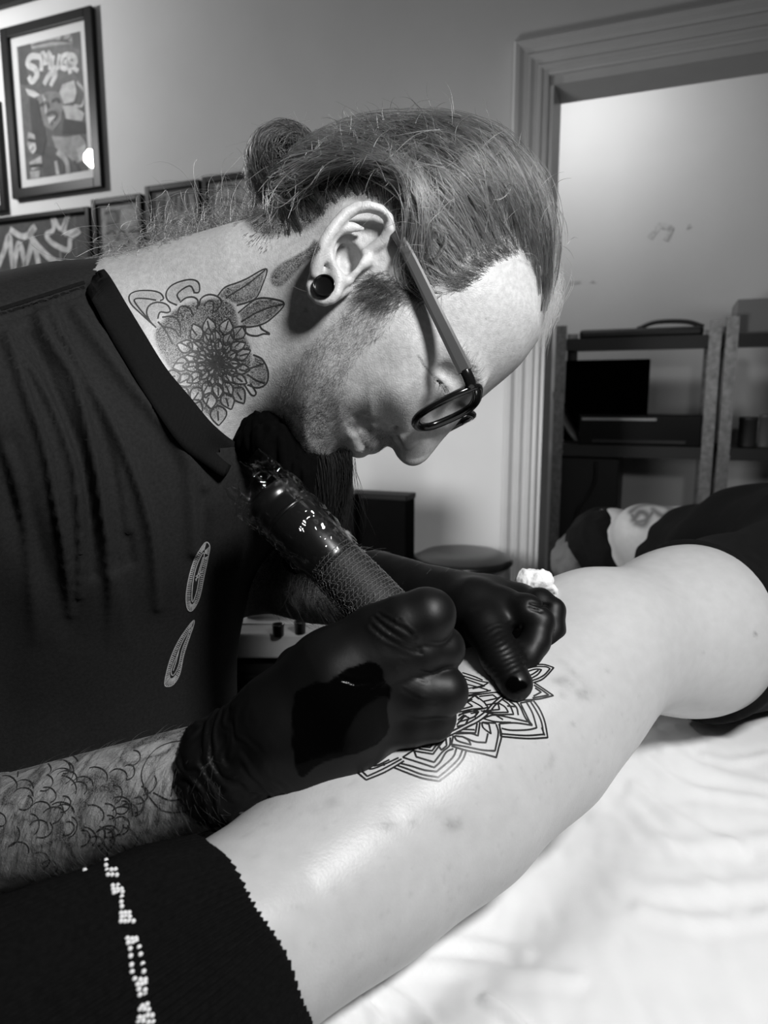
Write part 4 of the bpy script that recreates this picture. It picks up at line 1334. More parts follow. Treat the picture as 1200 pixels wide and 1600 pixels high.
for j in range(K):                                    # keep the visible half clear of skin and shirt
    M = rows[j]
    mx_, my_, md_ = proj(M)
    push = np.zeros(nseg)
    for i in np.where((md_ < 0.555) & (mx_ > 118))[0]:
        for sk in (head_skin, full_skin) if j > K // 2 else (head_skin,):
            q_, n_ = sk.hit(mx_[i], my_[i])
            if q_ is not None:
                lim = np.linalg.norm(q_ - CAM) - 0.0018 - 0.0012 * math.sin(math.pi * j / (K - 1))
                ex = np.linalg.norm(M[i] - CAM) - lim
                if 0 < ex < 0.035: push[i] = max(push[i], ex)
    wide = np.max([np.roll(push, k_) for k_ in range(-9, 10)], 0)
    push = np.mean([np.roll(wide, k_) for k_ in range(-9, 10)], 0)
    dirs = (M - CAM) / np.linalg.norm(M - CAM, axis=1)[:, None]
    rows[j] = M - dirs * (push - 0.0004 * np.cos(np.arange(nseg) * 2 * math.pi / 3.0) * (0 < j < K - 1) * (push > 0))[:, None]
CV = np.concatenate(rows); KR = len(rows)
CF = [(j * nseg + i, j * nseg + (i + 1) % nseg, ((j + 1) % KR) * nseg + (i + 1) % nseg, ((j + 1) % KR) * nseg + i) for j in range(KR) for i in range(nseg)]
mk('collar', CV, np.array(CF), RIB, shirt)['label'] = 'ribbed black collar'
# stitched shoulder seam
V_, F_ = shirt_skin.ribbons([[(0, 483), (60, 464), (132, 441)], [(0, 492), (60, 473), (132, 449)]], 0.0022, off=0.0004)
mk('shoulder_seam', V_, F_, RIB, shirt)
# white printed emblem: two long ovals of fine lines
PR = mat('white_screen_print', 0.42, rough=0.8, noise=0.25, nscale=500)
EZ = lambda *pts: Zn(pts, 200, 800, 1200 / 280.0)
ov1 = EZ((520, 200), (480, 245), (440, 320), (405, 440), (387, 560), (395, 640), (420, 662), (450, 630), (480, 560), (505, 440), (530, 320), (545, 230))
ov2 = EZ((437, 722), (385, 785), (325, 880), (275, 1000), (243, 1140), (262, 1166), (305, 1150), (345, 1080), (370, 960), (405, 850), (436, 760))
in1 = EZ((500, 270), (460, 350), (435, 450), (425, 560), (432, 600), (460, 520), (480, 400), (505, 310))
in2 = EZ((415, 780), (365, 860), (320, 970), (287, 1060), (300, 1092), (335, 1030), (360, 920), (400, 820))
PL = [np.vstack([spline(o, 5, True), o[:1]]) for o in (ov1, ov2, in1, in2)]
for a_, b_ in ((ov1, in1), (ov2, in2)):
    A_ = resample(spline(a_, 6), 3.0); B_ = resample(spline(b_, 6), 1.0)
    for p in A_:
        q = B_[np.argmin(((B_ - p) ** 2).sum(1))]
        PL.append(np.array([p, p * .25 + q * .75]))
PL += [np.array(EZ((500, 300), (470, 400), (452, 460))), np.array(EZ((495, 395), (450, 430))), np.array(EZ((490, 415), (448, 450))), np.array(EZ((345, 900), (320, 1000), (300, 1060)))]
V_, F_ = shirt_skin.ribbons(PL, 0.0008, off=0.0005, step=2.0)
mk('printed_emblem', V_, F_, PR, shirt)['label'] = 'two white line-drawn ovals printed on the chest'
# trousers below the bed edge
def trous(P):
    f = cone(P, at(100, 1400, 0.73), at(100, 1520, 0.77), 0.135, 0.145)
    for s in (-1, 1):
        hp_ = at(100, 1560, 0.78) + np.array([-0.02 + 0.05 * s, 0.05 * s - 0.09, 0])
        kn = np.array([hp_[0] + 0.03, hp_[1] + 0.03, 0.46]); an = np.array([hp_[0], hp_[1] + 0.05, 0.02])
        f = smin(f, chain(P, [hp_, kn, an], [0.088, 0.066, 0.052]), 0.04)
    return f
tV, tF = sdf_mesh(trous, (-0.52, 0.46, -0.04), (0.06, 1.16, 0.82), 0.010)
tV[:, 2] = np.maximum(tV[:, 2], 0.003)
mk('trousers', tV, tF, mat('dark_denim', 0.012, rough=0.9, noise=0.3, nscale=200), artist)

# ================================================================== the client on the couch
SKINC = mat('skin_client', 0.47, rough=0.40, spec=0.45, noise=0.05, nscale=120, bump=0.18, bscale=700, attr='ink', ink=0.06, bdist=0.0006)
BLACKC = mat('black_jersey', 0.005, rough=0.9, spec=0.15, noise=0.3, nscale=120, bump=0.2, bscale=900)
BEDZ = 0.812
K1 = at(945, 1006, 0.532)                                   # knee
LEG = [(at(330, 1500, 0.322), 0.040), (at(430, 1432, 0.350), 0.042), (at(560, 1335, 0.390), 0.0505), (at(690, 1232, 0.432), 0.0575), (at(815, 1135, 0.475), 0.0570),
       (at(893, 1062, 0.510), 0.0530), (K1, 0.051)]
HIP = at(1330, 930, 0.80)
def clientleg(P):
    f = chain(P, [p for p, r in LEG], [r for p, r in LEG], 0.03)
    th = chain(P, [K1, at(1072, 985, 0.585), HIP], [0.052, 0.066, 0.098], 0.02)
    f = smin(f, th, 0.020)
    f = smin(f, cone(P, at(880, 962, 0.53), at(905, 965, 0.54), 0.020, 0.024), 0.03)      # knee cap
    # foot, inside the leg warmer and below the frame
    f = smin(f, chain(P, [LEG[0][0], at(200, 1640, 0.29), at(150, 1750, 0.30)], [0.040, 0.036, 0.030]), 0.02)
    return f
FARB = dict(hip=HIP, waist=at(1200, 905, 1.02), chest=at(1120, 900, 1.22), sh=at(1008, 836, 1.33), el=at(1110, 832, 1.24), hand=at(1190, 870, 1.16), head=at(955, 866, 1.44), neck=at(990, 870, 1.38))
def clientbody(P):
    B_ = FARB
    f = clientleg(P)
    t = chain(P, [B_['hip'], B_['waist'], B_['chest']], [0.135, 0.115, 0.115], 0.05)
    t = smin(t, cone(P, B_['chest'], B_['sh'], 0.10, 0.058), 0.05)
    t = smin(t, cone(P, B_['chest'], B_['neck'], 0.06, 0.05), 0.04)
    t = smin(t, ellip(P, B_['head'], (0.078, 0.085, 0.095)), 0.03)
    f = smin(f, t, 0.03)
    f = smin(f, chain(P, [B_['sh'], B_['el'], B_['hand']], [0.055, 0.042, 0.032]), 0.015)
    o = chain(P, [HIP + np.array([0.05, 0.12, 0]), at(1500, 1050, 0.75), at(1400, 1300, 0.55)], [0.10, 0.07, 0.05])   # other leg, outside the frame
    return smin(f, o, 0.03)

client = thing('person', 'bare-legged person in black clothes lying on the couch, head far back', 'person', (0.35, 0.8, 0.80))
cV, cF = sdf_mesh(clientbody, (-0.30, 0.20, 0.74), (0.80, 1.62, 1.12), 0.0027)
leg_skin = None
cx_, cy_, cd_ = proj(cV)
cink = np.zeros(len(cV))
def spot(x0, y0, sx_, sy_, ang, amp, seed):
    c, s = math.cos(ang), math.sin(ang)
    u = ((cx_ - x0) * c + (cy_ - y0) * s) / sx_; v = (-(cx_ - x0) * s + (cy_ - y0) * c) / sy_
    return amp * np.exp(-0.5 * (u * u + v * v)) * np.clip(0.6 + 0.7 * vnoise(cV, 300, seed), 0, 1.4)
near_ = cd_ < 0.62
for q in [(880, 1066, 13, 6, .3, .42, 1), (912, 1086, 9, 7, .4, .45, 2), (890, 1045, 18, 4, .7, .28, 3), (910, 1066, 16, 4, .9, .25, 4), (862, 1188, 3, 7, .2, .4, 5), (880, 1090, 4, 7, -.5, .3, 6),
          (708, 1288, 9, 8, .2, .55, 7), (602, 1290, 14, 5, -.1, .4, 8), (640, 1286, 9, 4, 0, .32, 9), (520, 1256, 10, 6, -.2, .35, 10), (492, 1264, 7, 5, 0, .25, 11), (690, 1270, 30, 12, .1, .16, 12),
          (1180, 992, 2.2, 3.2, 0, .75, 13), (1098, 1019, 1.4, 1.4, 0, .7, 14), (998, 1089, 1.6, 2, 0, .6, 15), (468, 1415, 3, 2, 0, .6, 16), (1137, 1078, 1.5, 1.5, 0, .4, 17), (948, 1048, 2, 1.2, .3, .5, 18), (895, 1132, 2, 1.2, 0, .5, 19)]:
    cink = np.maximum(cink, np.where(near_, spot(*q), 0))
# pores: fine dark dots on the shin
fol = np.random.default_rng(5)
from mathutils.kdtree import KDTree
pm = np.where(near_ & (cx_ > 380) & (cx_ < 1010) & (cy_ > 1080) & (cy_ < 1540))[0]
kd = KDTree(len(pm))
for i, k in enumerate(pm): kd.insert(Vector(cV[k]), i)
kd.balance()
for k in fol.choice(pm, 420, replace=False):
    for (co, i, dd) in kd.find_n(Vector(cV[k]), 2):
        cink[pm[i]] = max(cink[pm[i]], 0.10 if dd == 0 else 0.03)
# blurred tattoo on the far shoulder
fm = cd_ > 1.0
tat = np.zeros(len(cV))
for ln, sg in (([(985, 800), (1000, 790), (1025, 786), (1050, 795)], 5), ([(988, 805), (995, 815), (1010, 812), (1020, 800)], 4), ([(1040, 790), (1050, 805), (1030, 818), (1060, 815)], 4), ([(1062, 798), (1085, 806), (1105, 812)], 4), ([(990, 812), (1000, 800), (1012, 806), (1006, 820), (994, 818)], 6), ([(1020, 796), (1035, 806), (1045, 800)], 5), ([(1050, 812), (1066, 820), (1072, 812)], 5)):
    tat = np.maximum(tat, 0.85 * np.exp(-(polydist(cx_, cy_, spline(ln, 4)) / sg) ** 2))
cink = np.where(fm, np.maximum(cink, tat), cink)
cbody = mk('body', cV, cF, SKINC, client, attrs={'ink': cink})
lm = near_
fmask = lm[cF].all(1)
idx = np.full(len(cV), -1); used = np.unique(cF[fmask]); idx[used] = np.arange(len(used))
leg_skin = Skin(cV[used], idx[cF[fmask]])

# ---- clothes: shorts and sleeveless top in black
B_ = FARB
hem_p = at(1062, 990, 0.60); hem_n = HIP - K1; hem_n = hem_n / np.linalg.norm(hem_n)
def clothes(P):
    t = chain(P, [HIP, B_['waist'], B_['chest']], [0.148, 0.128, 0.124], 0.05)
    t = smin(t, cone(P, B_['chest'], B_['sh'] * .45 + B_['chest'] * .55, 0.108, 0.075), 0.05)
    th = chain(P, [K1, at(1072, 985, 0.585), HIP], [0.056, 0.0705, 0.106], 0.02)
    cut = (hem_p - P) @ hem_n
    th = smax(th, cut, 0.004)
    return smin(t, th, 0.035)
kV, kF = sdf_mesh(clothes, (0.10, 0.45, 0.74), (0.80, 1.50, 1.16), 0.005)
kN = vnormals(kV, kF)
kV = kV + kN * (0.004 * vnoise(kV * np.array([1, .5, 2.2]), 18, 3))[:, None]
mk('black_clothes', kV, kF, BLACKC, client)['label'] = 'black shorts and sleeveless top'
# hair of the client
hc = FARB['head']
def chair_hair(P):
    return smin(ellip(P, hc + np.array([-0.006, 0.01, 0.004]), (0.084, 0.11, 0.090)), ellip(P, hc + np.array([0.045, -0.055, -0.01]), (0.055, 0.07, 0.075)), .03) + 0.004 * vnoise(P, 60, 2)
qV, qF = sdf_mesh(chair_hair, hc - 0.16, hc + 0.15, 0.005)
mk('hair', qV, qF, mat('black_hair', 0.004, rough=0.8, spec=0.1), client)

# ---- crumpled cloth beside the head
cl0 = at(900, 862, 1.46)
def cloth(P):
    q = P - cl0
    f = ellip(P, cl0 + np.array([0, 0.02, -0.01]), (0.030, 0.07, 0.048))
    f = smin(f, ellip(P, cl0 + np.array([-0.015, 0.0, -0.03]), (0.036, 0.07, 0.035)), .03)
    return f + 0.010 * np.abs(vnoise(P, 22, 3)) + 0.004 * vnoise(P, 60, 4)
zV, zF = sdf_mesh(cloth, cl0 - .15, cl0 + .15, 0.005)
tag(mk('towel', zV, zF, mat('grey_towel', 0.09, rough=.95, noise=.3, nscale=25), None), 'crumpled grey towel beside the lying head, near the door frame', 'towel')

# ---- leg warmer: dark ribbed knit with a line of white stitches
KNIT = mat('black_wool_knit', 0.0035, rough=0.95, spec=0.1, noise=0.4, nscale=400, bump=0.5, bscale=1400, bdist=0.0008)
ax0 = LEG[0][0] * 0.34 + LEG[1][0] * 0.66
axd = LEG[0][0] - LEG[2][0]; axl = np.linalg.norm(axd); axd /= axl
e1 = -FWD - axd * (-FWD @ axd); e1 /= np.linalg.norm(e1); e2 = np.cross(axd, e1)
NR, NS = 44, 132 * 4
wV = []
rim = [(340, 1304), (372, 1330), (403, 1375), (430, 1440), (452, 1500), (470, 1568)]
def rimshift(a):
    # the rim is pulled higher on top of the shin than underneath
    return 0.010 * math.cos(a - 1.1) + 0.006 * math.cos(a)
for j in range(NR):
    s = j / (NR - 1)
    dist = s * 0.20
    r0 = 0.0495 + 0.0070 * min(1, s * 6) + 0.022 * s
    for i in range(NS):
        a = 2 * math.pi * i / NS
        rb = 0.0011 * math.cos(a * 132) * (1 if j else 0.4)
        wv = 0.0022 * math.sin(3 * a + 5 * s) * s + 0.0012 * math.sin(7 * a - 9 * s)
        drop = -0.004 if j == 0 else 0.0
        c = ax0 + axd * (dist + rimshift(a) * (1 - s) + 0.0005 * math.cos(a * 66) * (1 - s))
        wV.append(c + (r0 + rb + wv + drop) * (math.cos(a) * e1 + math.sin(a) * e2))
wF = [(j * NS + i, j * NS + (i + 1) % NS, (j + 1) * NS + (i + 1) % NS, (j + 1) * NS + i) for j in range(NR - 1) for i in range(NS)]
wV = np.array(wV)
warmer = mk('leg_warmer', wV, np.array(wF), KNIT, client)
warmer['label'] = 'black ribbed leg warmer with a line of white stitches'
warm_skin = Skin(wV, [tuple(f) for f in wF])
# white stitches
WZ = lambda *pts: Zn(pts, 0, 1080, 2.4)
st = []
for (x0, y0, x1, y1) in [(360, 636, 405, 634), (385, 655, 408, 652), (392, 672, 440, 668), (395, 688, 445, 690), (412, 730, 450, 728), (415, 742, 462, 742), (418, 756, 465, 752), (448, 772, 462, 770), (446, 790, 460, 790), (448, 808, 462, 806),
                         (445, 832, 490, 830), (446, 846, 492, 846), (444, 862, 506, 862), (470, 930, 515, 926), (470, 944, 520, 938), (472, 966, 500, 964), (508, 962, 532, 956), (478, 992, 498, 992), (514, 988, 536, 984), (480, 1026, 502, 1024), (522, 1024, 544, 1020),
                         (484, 1056, 506, 1054), (526, 1050, 548, 1050), (496, 1082, 552, 1080), (506, 1098, 552, 1096), (510, 1122, 552, 1118), (512, 1138, 552, 1134), (520, 1180, 562, 1176), (518, 1196, 562, 1192), (512, 1222, 578, 1218), (510, 1240, 580, 1238), (312, 672, 322, 672)]:
    a_, b_ = Zn([(x0, y0), (x1, y1)], 0, 1080, 2.4)
    n_ = max(1, int(abs(b_[0] - a_[0]) / 6))
    for k in range(n_):
        t = (k + .5) / n_
        p, nn = warm_skin.hit(a_[0] * (1 - t) + b_[0] * t, a_[1] * (1 - t) + b_[1] * t)
        if p is None: continue
        bm = bmesh.new(); bmesh.ops.create_icosphere(bm, subdivisions=1, radius=1.0)
        vv = np.array([v.co[:] for v in bm.verts]) * np.array([0.0011, 0.0011, 0.0009])
        bm.verts.index_update(); ff = [[v.index for v in f.verts] for f in bm.faces]; bm.free()
        tt = np.cross(nn, RIGHT); tt /= np.linalg.norm(tt); bb = np.cross(nn, tt)
        st.append((xf(vv, p + nn * 0.0003, tt, bb, nn), ff))
V_, F_ = merge(st)
o = mk('white_stitching', V_, F_, mat('white_yarn', 0.75, rough=0.9, noise=.1), warmer); o['kind'] = 'stuff'

# ---- white pillow under the leg
PILLOW = mat('white_cotton_case', 0.80, rough=0.85, spec=0.2, noise=0.02, nscale=40, bump=0.12, bscale=900, bdist=0.0004)
def ground(px, py, z=BEDZ):
    d = raydir(px, py); t = (z - CAM[2]) / d[2]
    return (CAM + d * t)
g1 = ground(470, 1590); g2 = ground(1003, 1130)
pil = thing('pillow', 'large white pillow under the tattooed leg', 'pillow', (0.30, 0.30, BEDZ - 0.10))
ed = (g2 - g1)[:2]; edl = np.linalg.norm(ed); ed = ed / edl; en = np.array([ed[1], -ed[0]])     # left edge direction and inward normal
nu, nv = 190, 190
PLn, PWd = 0.62, 0.60
pv, pf = [], []
U, Vv = np.meshgrid(np.linspace(0, 1, nu), np.linspace(0, 1, nv), indexing='ij')
uu = U * PLn - 0.05; vv_ = Vv * PWd - 0.085                                                    # along / inward, metres
X0 = g1[0] + ed[0] * uu + en[0] * vv_; Y0 = g1[1] + ed[1] * uu + en[1] * vv_
e_u = np.minimum(U, 1 - U) * PLn; e_v = np.minimum(Vv, 1 - Vv) * PWd
edge = np.minimum(e_u, e_v)
crown = 1 - np.clip(1 - edge / 0.085, 0, 1) ** 2.4
P2 = np.stack([X0.ravel(), Y0.ravel(), np.zeros(X0.size)], 1)
legd = chain(np.stack([X0.ravel(), Y0.ravel(), np.full(X0.size, BEDZ + 0.02)], 1), [p for p, r in LEG], [r for p, r in LEG]).reshape(X0.shape)
top_z = BEDZ - 0.075 + 0.075 * crown
top_z = top_z + 0.018 * np.exp(-((U - .95) / .25) ** 2) * crown + 0.006 * crown * vnoise(P2, 7, 1).reshape(X0.shape)
top_z = top_z - 0.020 * np.exp(-(np.maximum(legd, -.02) / 0.030) ** 2) * crown
ppx, ppy, _ = proj(np.stack([X0.ravel(), Y0.ravel(), top_z.ravel()], 1))
fold = np.zeros(X0.size)
PF = [([(500, 1590), (530, 1560), (560, 1560), (590, 1600)], 7, .0030), ([(520, 1540), (580, 1570), (610, 1620)], 6, .0024), ([(480, 1570), (520, 1580), (545, 1620)], 5, .0024), ([(560, 1530), (640, 1570), (690, 1620)], 9, .0024),
      ([(760, 1560), (790, 1580), (830, 1620)], 9, .0030), ([(1012, 1140), (1060, 1180), (1120, 1210), (1200, 1230)], 10, .0014), ([(1008, 1180), (1070, 1230), (1130, 1240), (1200, 1250)], 8, .0016), ([(1010, 1160), (1040, 1140), (1100, 1130)], 8, .0012),
      ([(990, 1230), (1060, 1280), (1160, 1330)], 10, .0016), ([(930, 1280), (1010, 1310), (1100, 1320), (1200, 1310)], 12, .0014), ([(860, 1330), (950, 1370), (1050, 1390), (1200, 1380)], 14, .0015), ([(620, 1480), (700, 1470), (820, 1490)], 10, .0014), ([(600, 1505), (720, 1510), (900, 1530)], 12, .0014), ([(1000, 1420), (1100, 1440), (1200, 1430)], 12, .0012), ([(980, 1250), (1050, 1330), (1150, 1420)], 10, .0012), ([(1100, 1180), (1150, 1190), (1200, 1180)], 6, .001)]
for ln, sg, am in PF:
    dd = polydist(ppx, ppy, spline(ln, 4))
    fold += am * (np.exp(-(dd / sg) ** 2) - 0.5 * np.exp(-((dd - 1.8 * sg) / sg) ** 2))
fold += 0.0008 * vnoise(P2 * np.array([2.5, 1, 1]), 60, 2)
top_z = top_z + fold.reshape(X0.shape) * np.clip(crown * 1.3, 0, 1)
bot_z = BEDZ - 0.075 - 0.020 * crown
Vt = np.stack([X0, Y0, top_z], -1).reshape(-1, 3); Vb = np.stack([X0, Y0, bot_z], -1).reshape(-1, 3)
ii, jj = np.meshgrid(np.arange(nu - 1), np.arange(nv - 1), indexing='ij')
q = np.stack([ii * nv + jj, (ii + 1) * nv + jj, (ii + 1) * nv + jj + 1, ii * nv + jj + 1], -1).reshape(-1, 4)
wall = []
N0 = nu * nv
rimi = [i * nv for i in range(nu)] + [(nu - 1) * nv + j for j in range(1, nv)] + [i * nv + nv - 1 for i in range(nu - 2, -1, -1)] + [j for j in range(nv - 2, 0, -1)]
wall = [(rimi[k], rimi[(k + 1) % len(rimi)], rimi[(k + 1) % len(rimi)] + N0, rimi[k] + N0) for k in range(len(rimi))]
o = mk('pillow_case', np.concatenate([Vt, Vb]), np.concatenate([q[:, ::-1], q + N0, np.array(wall)]), PILLOW, pil)
# piped seam running round the pillow
V_, F_ = tube_vf(np.stack([X0, Y0, (top_z + bot_z) / 2], -1).reshape(-1, 3)[rimi + rimi[:1]], 0.0025, 6, False)
mk('piping', V_, F_, PILLOW, pil)

# ---- treatment couch below it
couch = thing('treatment_couch', 'black upholstered treatment couch under the pillow', 'couch', (0.35, 0.75, 0.0))
VINYL = mat('black_vinyl', 0.010, rough=0.35, spec=0.5, noise=0.2, nscale=60, bump=0.1, bscale=400)
lo = np.array([-0.22, -0.42, -0.09]); hi = np.array([0.36, 1.45, 0.0])
ang = math.atan2(0.52, 1.0)
ca_, sa_ = math.cos(-0.38), math.sin(-0.38)
AX = np.array([ca_, sa_, 0]); AY = np.array([-sa_, ca_, 0]); AZ = np.array([0, 0, 1.0])
V_, F_ = box_vf(lo, hi, 0.03, 4)
co0 = np.array([0.10, 0.28, BEDZ - 0.105])
mk('mattress', xf(V_, co0, AX, AY, AZ), F_, VINYL, couch)
STEEL = mat('brushed_steel', 0.45, rough=0.3, metal=1.0)
for x in (-0.17, 0.29):
    for y in (-0.32, 1.30):
        V_, F_ = box_vf((x - .02, y - .02, -(BEDZ - .105)), (x + .02, y + .02, -0.085), 0.004)
        mk('leg', xf(V_, co0, AX, AY, AZ), F_, STEEL, couch)
V_, F_ = box_vf((-0.19, -0.34, -0.13), (0.31, 1.36, -0.085), 0.004)
mk('frame', xf(V_, co0, AX, AY, AZ), F_, STEEL, couch)

# ---- the mandala being tattooed on the shin
MZ = lambda *pts: Zn(pts, 520, 1010, 1200 / 380.0)
MAND = [MZ((930, 104), (980, 93), (1040, 90), (1090, 105), (1060, 140), (1030, 165), (990, 180)), MZ((942, 114), (1000, 101), (1050, 101), (1072, 110), (1045, 140), (1010, 160), (978, 170)), MZ((950, 128), (1000, 113), (1030, 115), (1010, 140), (972, 162)), MZ((950, 150), (985, 138), (1015, 118)),
        MZ((995, 180), (1040, 210), (1088, 243), (1040, 255), (1000, 262), (905, 268)), MZ((992, 191), (1030, 215), (1065, 240), (1030, 247), (985, 255)), MZ((998, 205), (1028, 226), (990, 246)),
        MZ((990, 268), (1020, 310), (1045, 370), (1060, 450), (960, 455), (828, 445)), MZ((975, 272), (1005, 320), (1028, 370), (1040, 434), (950, 440), (832, 432)), MZ((955, 275), (985, 330), (1006, 402), (960, 412), (880, 414), (832, 405)), MZ((925, 280), (945, 320), (970, 370), (985, 390), (900, 378), (822, 382), (828, 445)), MZ((1030, 400), (1045, 440)), MZ((985, 268), (925, 280)),
        MZ((850, 250), (900, 270), (925, 300), (948, 350), (975, 386)), MZ((836, 262), (872, 290), (892, 336), (800, 336), (730, 318)), MZ((818, 280), (850, 300), (866, 326), (790, 326), (745, 316)), MZ((740, 356), (800, 372), (880, 376)), MZ((740, 356), (790, 340), (840, 345), (960, 372)), MZ((870, 270), (905, 300), (915, 340)), MZ((860, 295), (905, 298)), MZ((800, 338), (840, 362)),
        MZ((850, 250), (800, 292), (770, 330), (720, 370), (650, 406), (580, 440), (540, 452)), MZ((835, 243), (790, 282), (755, 320), (700, 360), (630, 398), (560, 432), (520, 446)),
        MZ((820, 385), (832, 440), (818, 500), (806, 548), (740, 530), (665, 515), (585, 492)), MZ((806, 385), (816, 430), (800, 516), (740, 512), (660, 496), (590, 484)), MZ((740, 375), (806, 380)), MZ((735, 375), (770, 385), (780, 432), (742, 402), (735, 375)), MZ((726, 375), (716, 442), (680, 430), (605, 432)), MZ((712, 380), (704, 428), (610, 424)), MZ((765, 430), (755, 475), (700, 470), (640, 446)), MZ((640, 446), (600, 442), (615, 466), (682, 486), (668, 462), (640, 446)), MZ((595, 440), (584, 490)), MZ((690, 385), (640, 410), (700, 412)),
        MZ((660, 510), (640, 560), (590, 615), (525, 665), (440, 650), (360, 622), (296, 596)), MZ((640, 510), (620, 555), (570, 605), (520, 646), (440, 632), (370, 606), (318, 588)), MZ((610, 505), (590, 550), (512, 618), (450, 610), (390, 592), (336, 578)), MZ((595, 505), (560, 522), (530, 570), (500, 598), (430, 575), (345, 548)), MZ((580, 450), (576, 490), (540, 522), (500, 572), (410, 545)), MZ((556, 455), (520, 498), (495, 532), (396, 516)), MZ((530, 462), (490, 516), (425, 506)), MZ((500, 470), (480, 500), (440, 496)), MZ((518, 486), (558, 455), (562, 490), (536, 512), (518, 486)), MZ((345, 548), (400, 512), (412, 545)),
        MZ((100, 605), (165, 660), (260, 620), (352, 566)), MZ((125, 598), (170, 642), (250, 605), (340, 556)), MZ((150, 590), (190, 606), (260, 580), (325, 550)), MZ((170, 582), (210, 590), (280, 560)), MZ((250, 578), (255, 590)),
        MZ((620, 300), (660, 272), (702, 243), (745, 275), (766, 302), (690, 320), (622, 338)), MZ((625, 296), (680, 268), (722, 290), (742, 306), (680, 312), (622, 326)), MZ((622, 284), (664, 276), (690, 296), (630, 312)), MZ((700, 243), (722, 262)), MZ((620, 274), (650, 266), (690, 262)),
        MZ((640, 145), (720, 170), (768, 180), (738, 195), (650, 212)), MZ((650, 160), (750, 196), (690, 210)), MZ((650, 185), (740, 208), (772, 220), (660, 244)), MZ((650, 250), (800, 228), (842, 240)), MZ((655, 232), (740, 226), (780, 218)), MZ((640, 130), (700, 150), (740, 168)), MZ((745, 272), (815, 255), (836, 243)), MZ((752, 290), (815, 280), (822, 312), (740, 320)), MZ((722, 248), (790, 240), (810, 256)),
        MZ((620, 344), (660, 322), (720, 322), (700, 346), (660, 362), (620, 374)), MZ((612, 388), (650, 345), (672, 352), (655, 386), (612, 396)), MZ((680, 332), (712, 326), (700, 352)), MZ((618, 365), (645, 340), (660, 345))]
V_, F_ = leg_skin.ribbons([corner_spline(l, 6) for l in MAND], 0.00105, off=0.00022, step=1.6)
o = mk('mandala_tattoo', V_, F_, mat('fresh_black_ink', .008, rough=.35, spec=.5), cbody)
o['label'] = 'fresh black line mandala tattoo on the shin'; o['kind'] = 'stuff'

# ================================================================== gloves
def glove_mat():
    m = mat('black_nitrile_wet', 0.0032, rough=0.42, spec=0.30, noise=0.08, nscale=90, bump=0.10, bscale=600, bdist=0.0004, attr='wet', ink=0.0012)
    nt = m.node_tree; b = nt.nodes['Principled BSDF']
    a = nt.nodes.new('ShaderNodeAttribute'); a.attribute_name = 'wet'
    r = nt.nodes.new('ShaderNodeMapRange')
    r.inputs['To Min'].default_value = 0.48; r.inputs['To Max'].default_value = 0.12
    nt.links.new(a.outputs['Fac'], r.inputs['Value']); nt.links.new(r.outputs['Result'], b.inputs['Roughness'])
    r2 = nt.nodes.new('ShaderNodeMapRange')
    r2.inputs['To Min'].default_value = 0.25; r2.inputs['To Max'].default_value = 0.05
    nt.links.new(a.outputs['Fac'], r2.inputs['Value']); nt.links.new(r2.outputs['Result'], b.inputs['Specular IOR Level'])
    return m
GLOVEW = glove_mat()

# ---- near hand: a fist around the machine, back of the hand towards the camera
def near_hand(P):
    A = lambda x, y, d: at(x, y, d - 0.024)
    f = chain(P, [A(352, 1200, .414), A(400, 1168, .410), A(445, 1140, .408)], [0.0302, 0.0283, 0.0283])
    f = smin(f, chain(P, [A(445, 1120, .408), A(520, 1050, .405), A(588, 995, .404)], [0.0246, 0.0222, 0.0165], .01), .012)      # index ray
    f = smin(f, chain(P, [A(455, 1135, .406), A(530, 1075, .401), A(604, 1025, .399)], [0.0246, 0.0213, 0.0156], .01), .012)     # middle ray
    f = smin(f, chain(P, [A(465, 1155, .408), A(540, 1110, .404), A(604, 1072, .404)], [0.0246, 0.0213, 0.0156], .01), .012)     # ring ray
    f = smin(f, chain(P, [A(470, 1180, .412), A(545, 1150, .410), A(596, 1116, .411)], [0.0236, 0.0208, 0.0161], .01), .012)     # little finger ray
    f = smin(f, chain(P, [A(470, 1192, .425), A(560, 1166, .430), A(640, 1128, .428)], [0.0227, 0.0208, 0.0161], .01), .012)     # heel of the hand
    fing = None
    for pts, rad in (
        ([(588, 995, .404), (630, 975, .398), (667, 963, .398), (640, 1000, .440), (600, 985, .445)], [0.0156, 0.0151, 0.0151, 0.0118, 0.0104]),
        ([(604, 1025, .400), (655, 1018, .400), (690, 1013, .406), (668, 1045, .445), (625, 1030, .450)], [0.0151, 0.0132, 0.0121, 0.0109, 0.0104]),
        ([(604, 1072, .404), (655, 1080, .400), (692, 1080, .402), (672, 1095, .440), (630, 1075, .447)], [0.0151, 0.0137, 0.0132, 0.0109, 0.0104]),
        ([(596, 1116, .411), (642, 1122, .408), (674, 1120, .410), (665, 1118, .440), (620, 1100, .445)], [0.0156, 0.0142, 0.0132, 0.0109, 0.0104])):
        g = chain(P, [A(*p) for p in pts[:3]], rad[:3], .004)
        g = smin(g, chain(P, [A(*p) for p in pts[2:]], rad[2:], .004), .003)
        fing = g if fing is None else smin(fing, g, .0022)
    f = smin(f, fing, .008)
    th = chain(P, [A(480, 1060, .430), A(560, 1000, .455), A(625, 985, .462), (A(675, 1010, .455))], [0.0208, 0.0161, 0.0128, 0.0104])
    f = smin(f, th, .008)
    return f

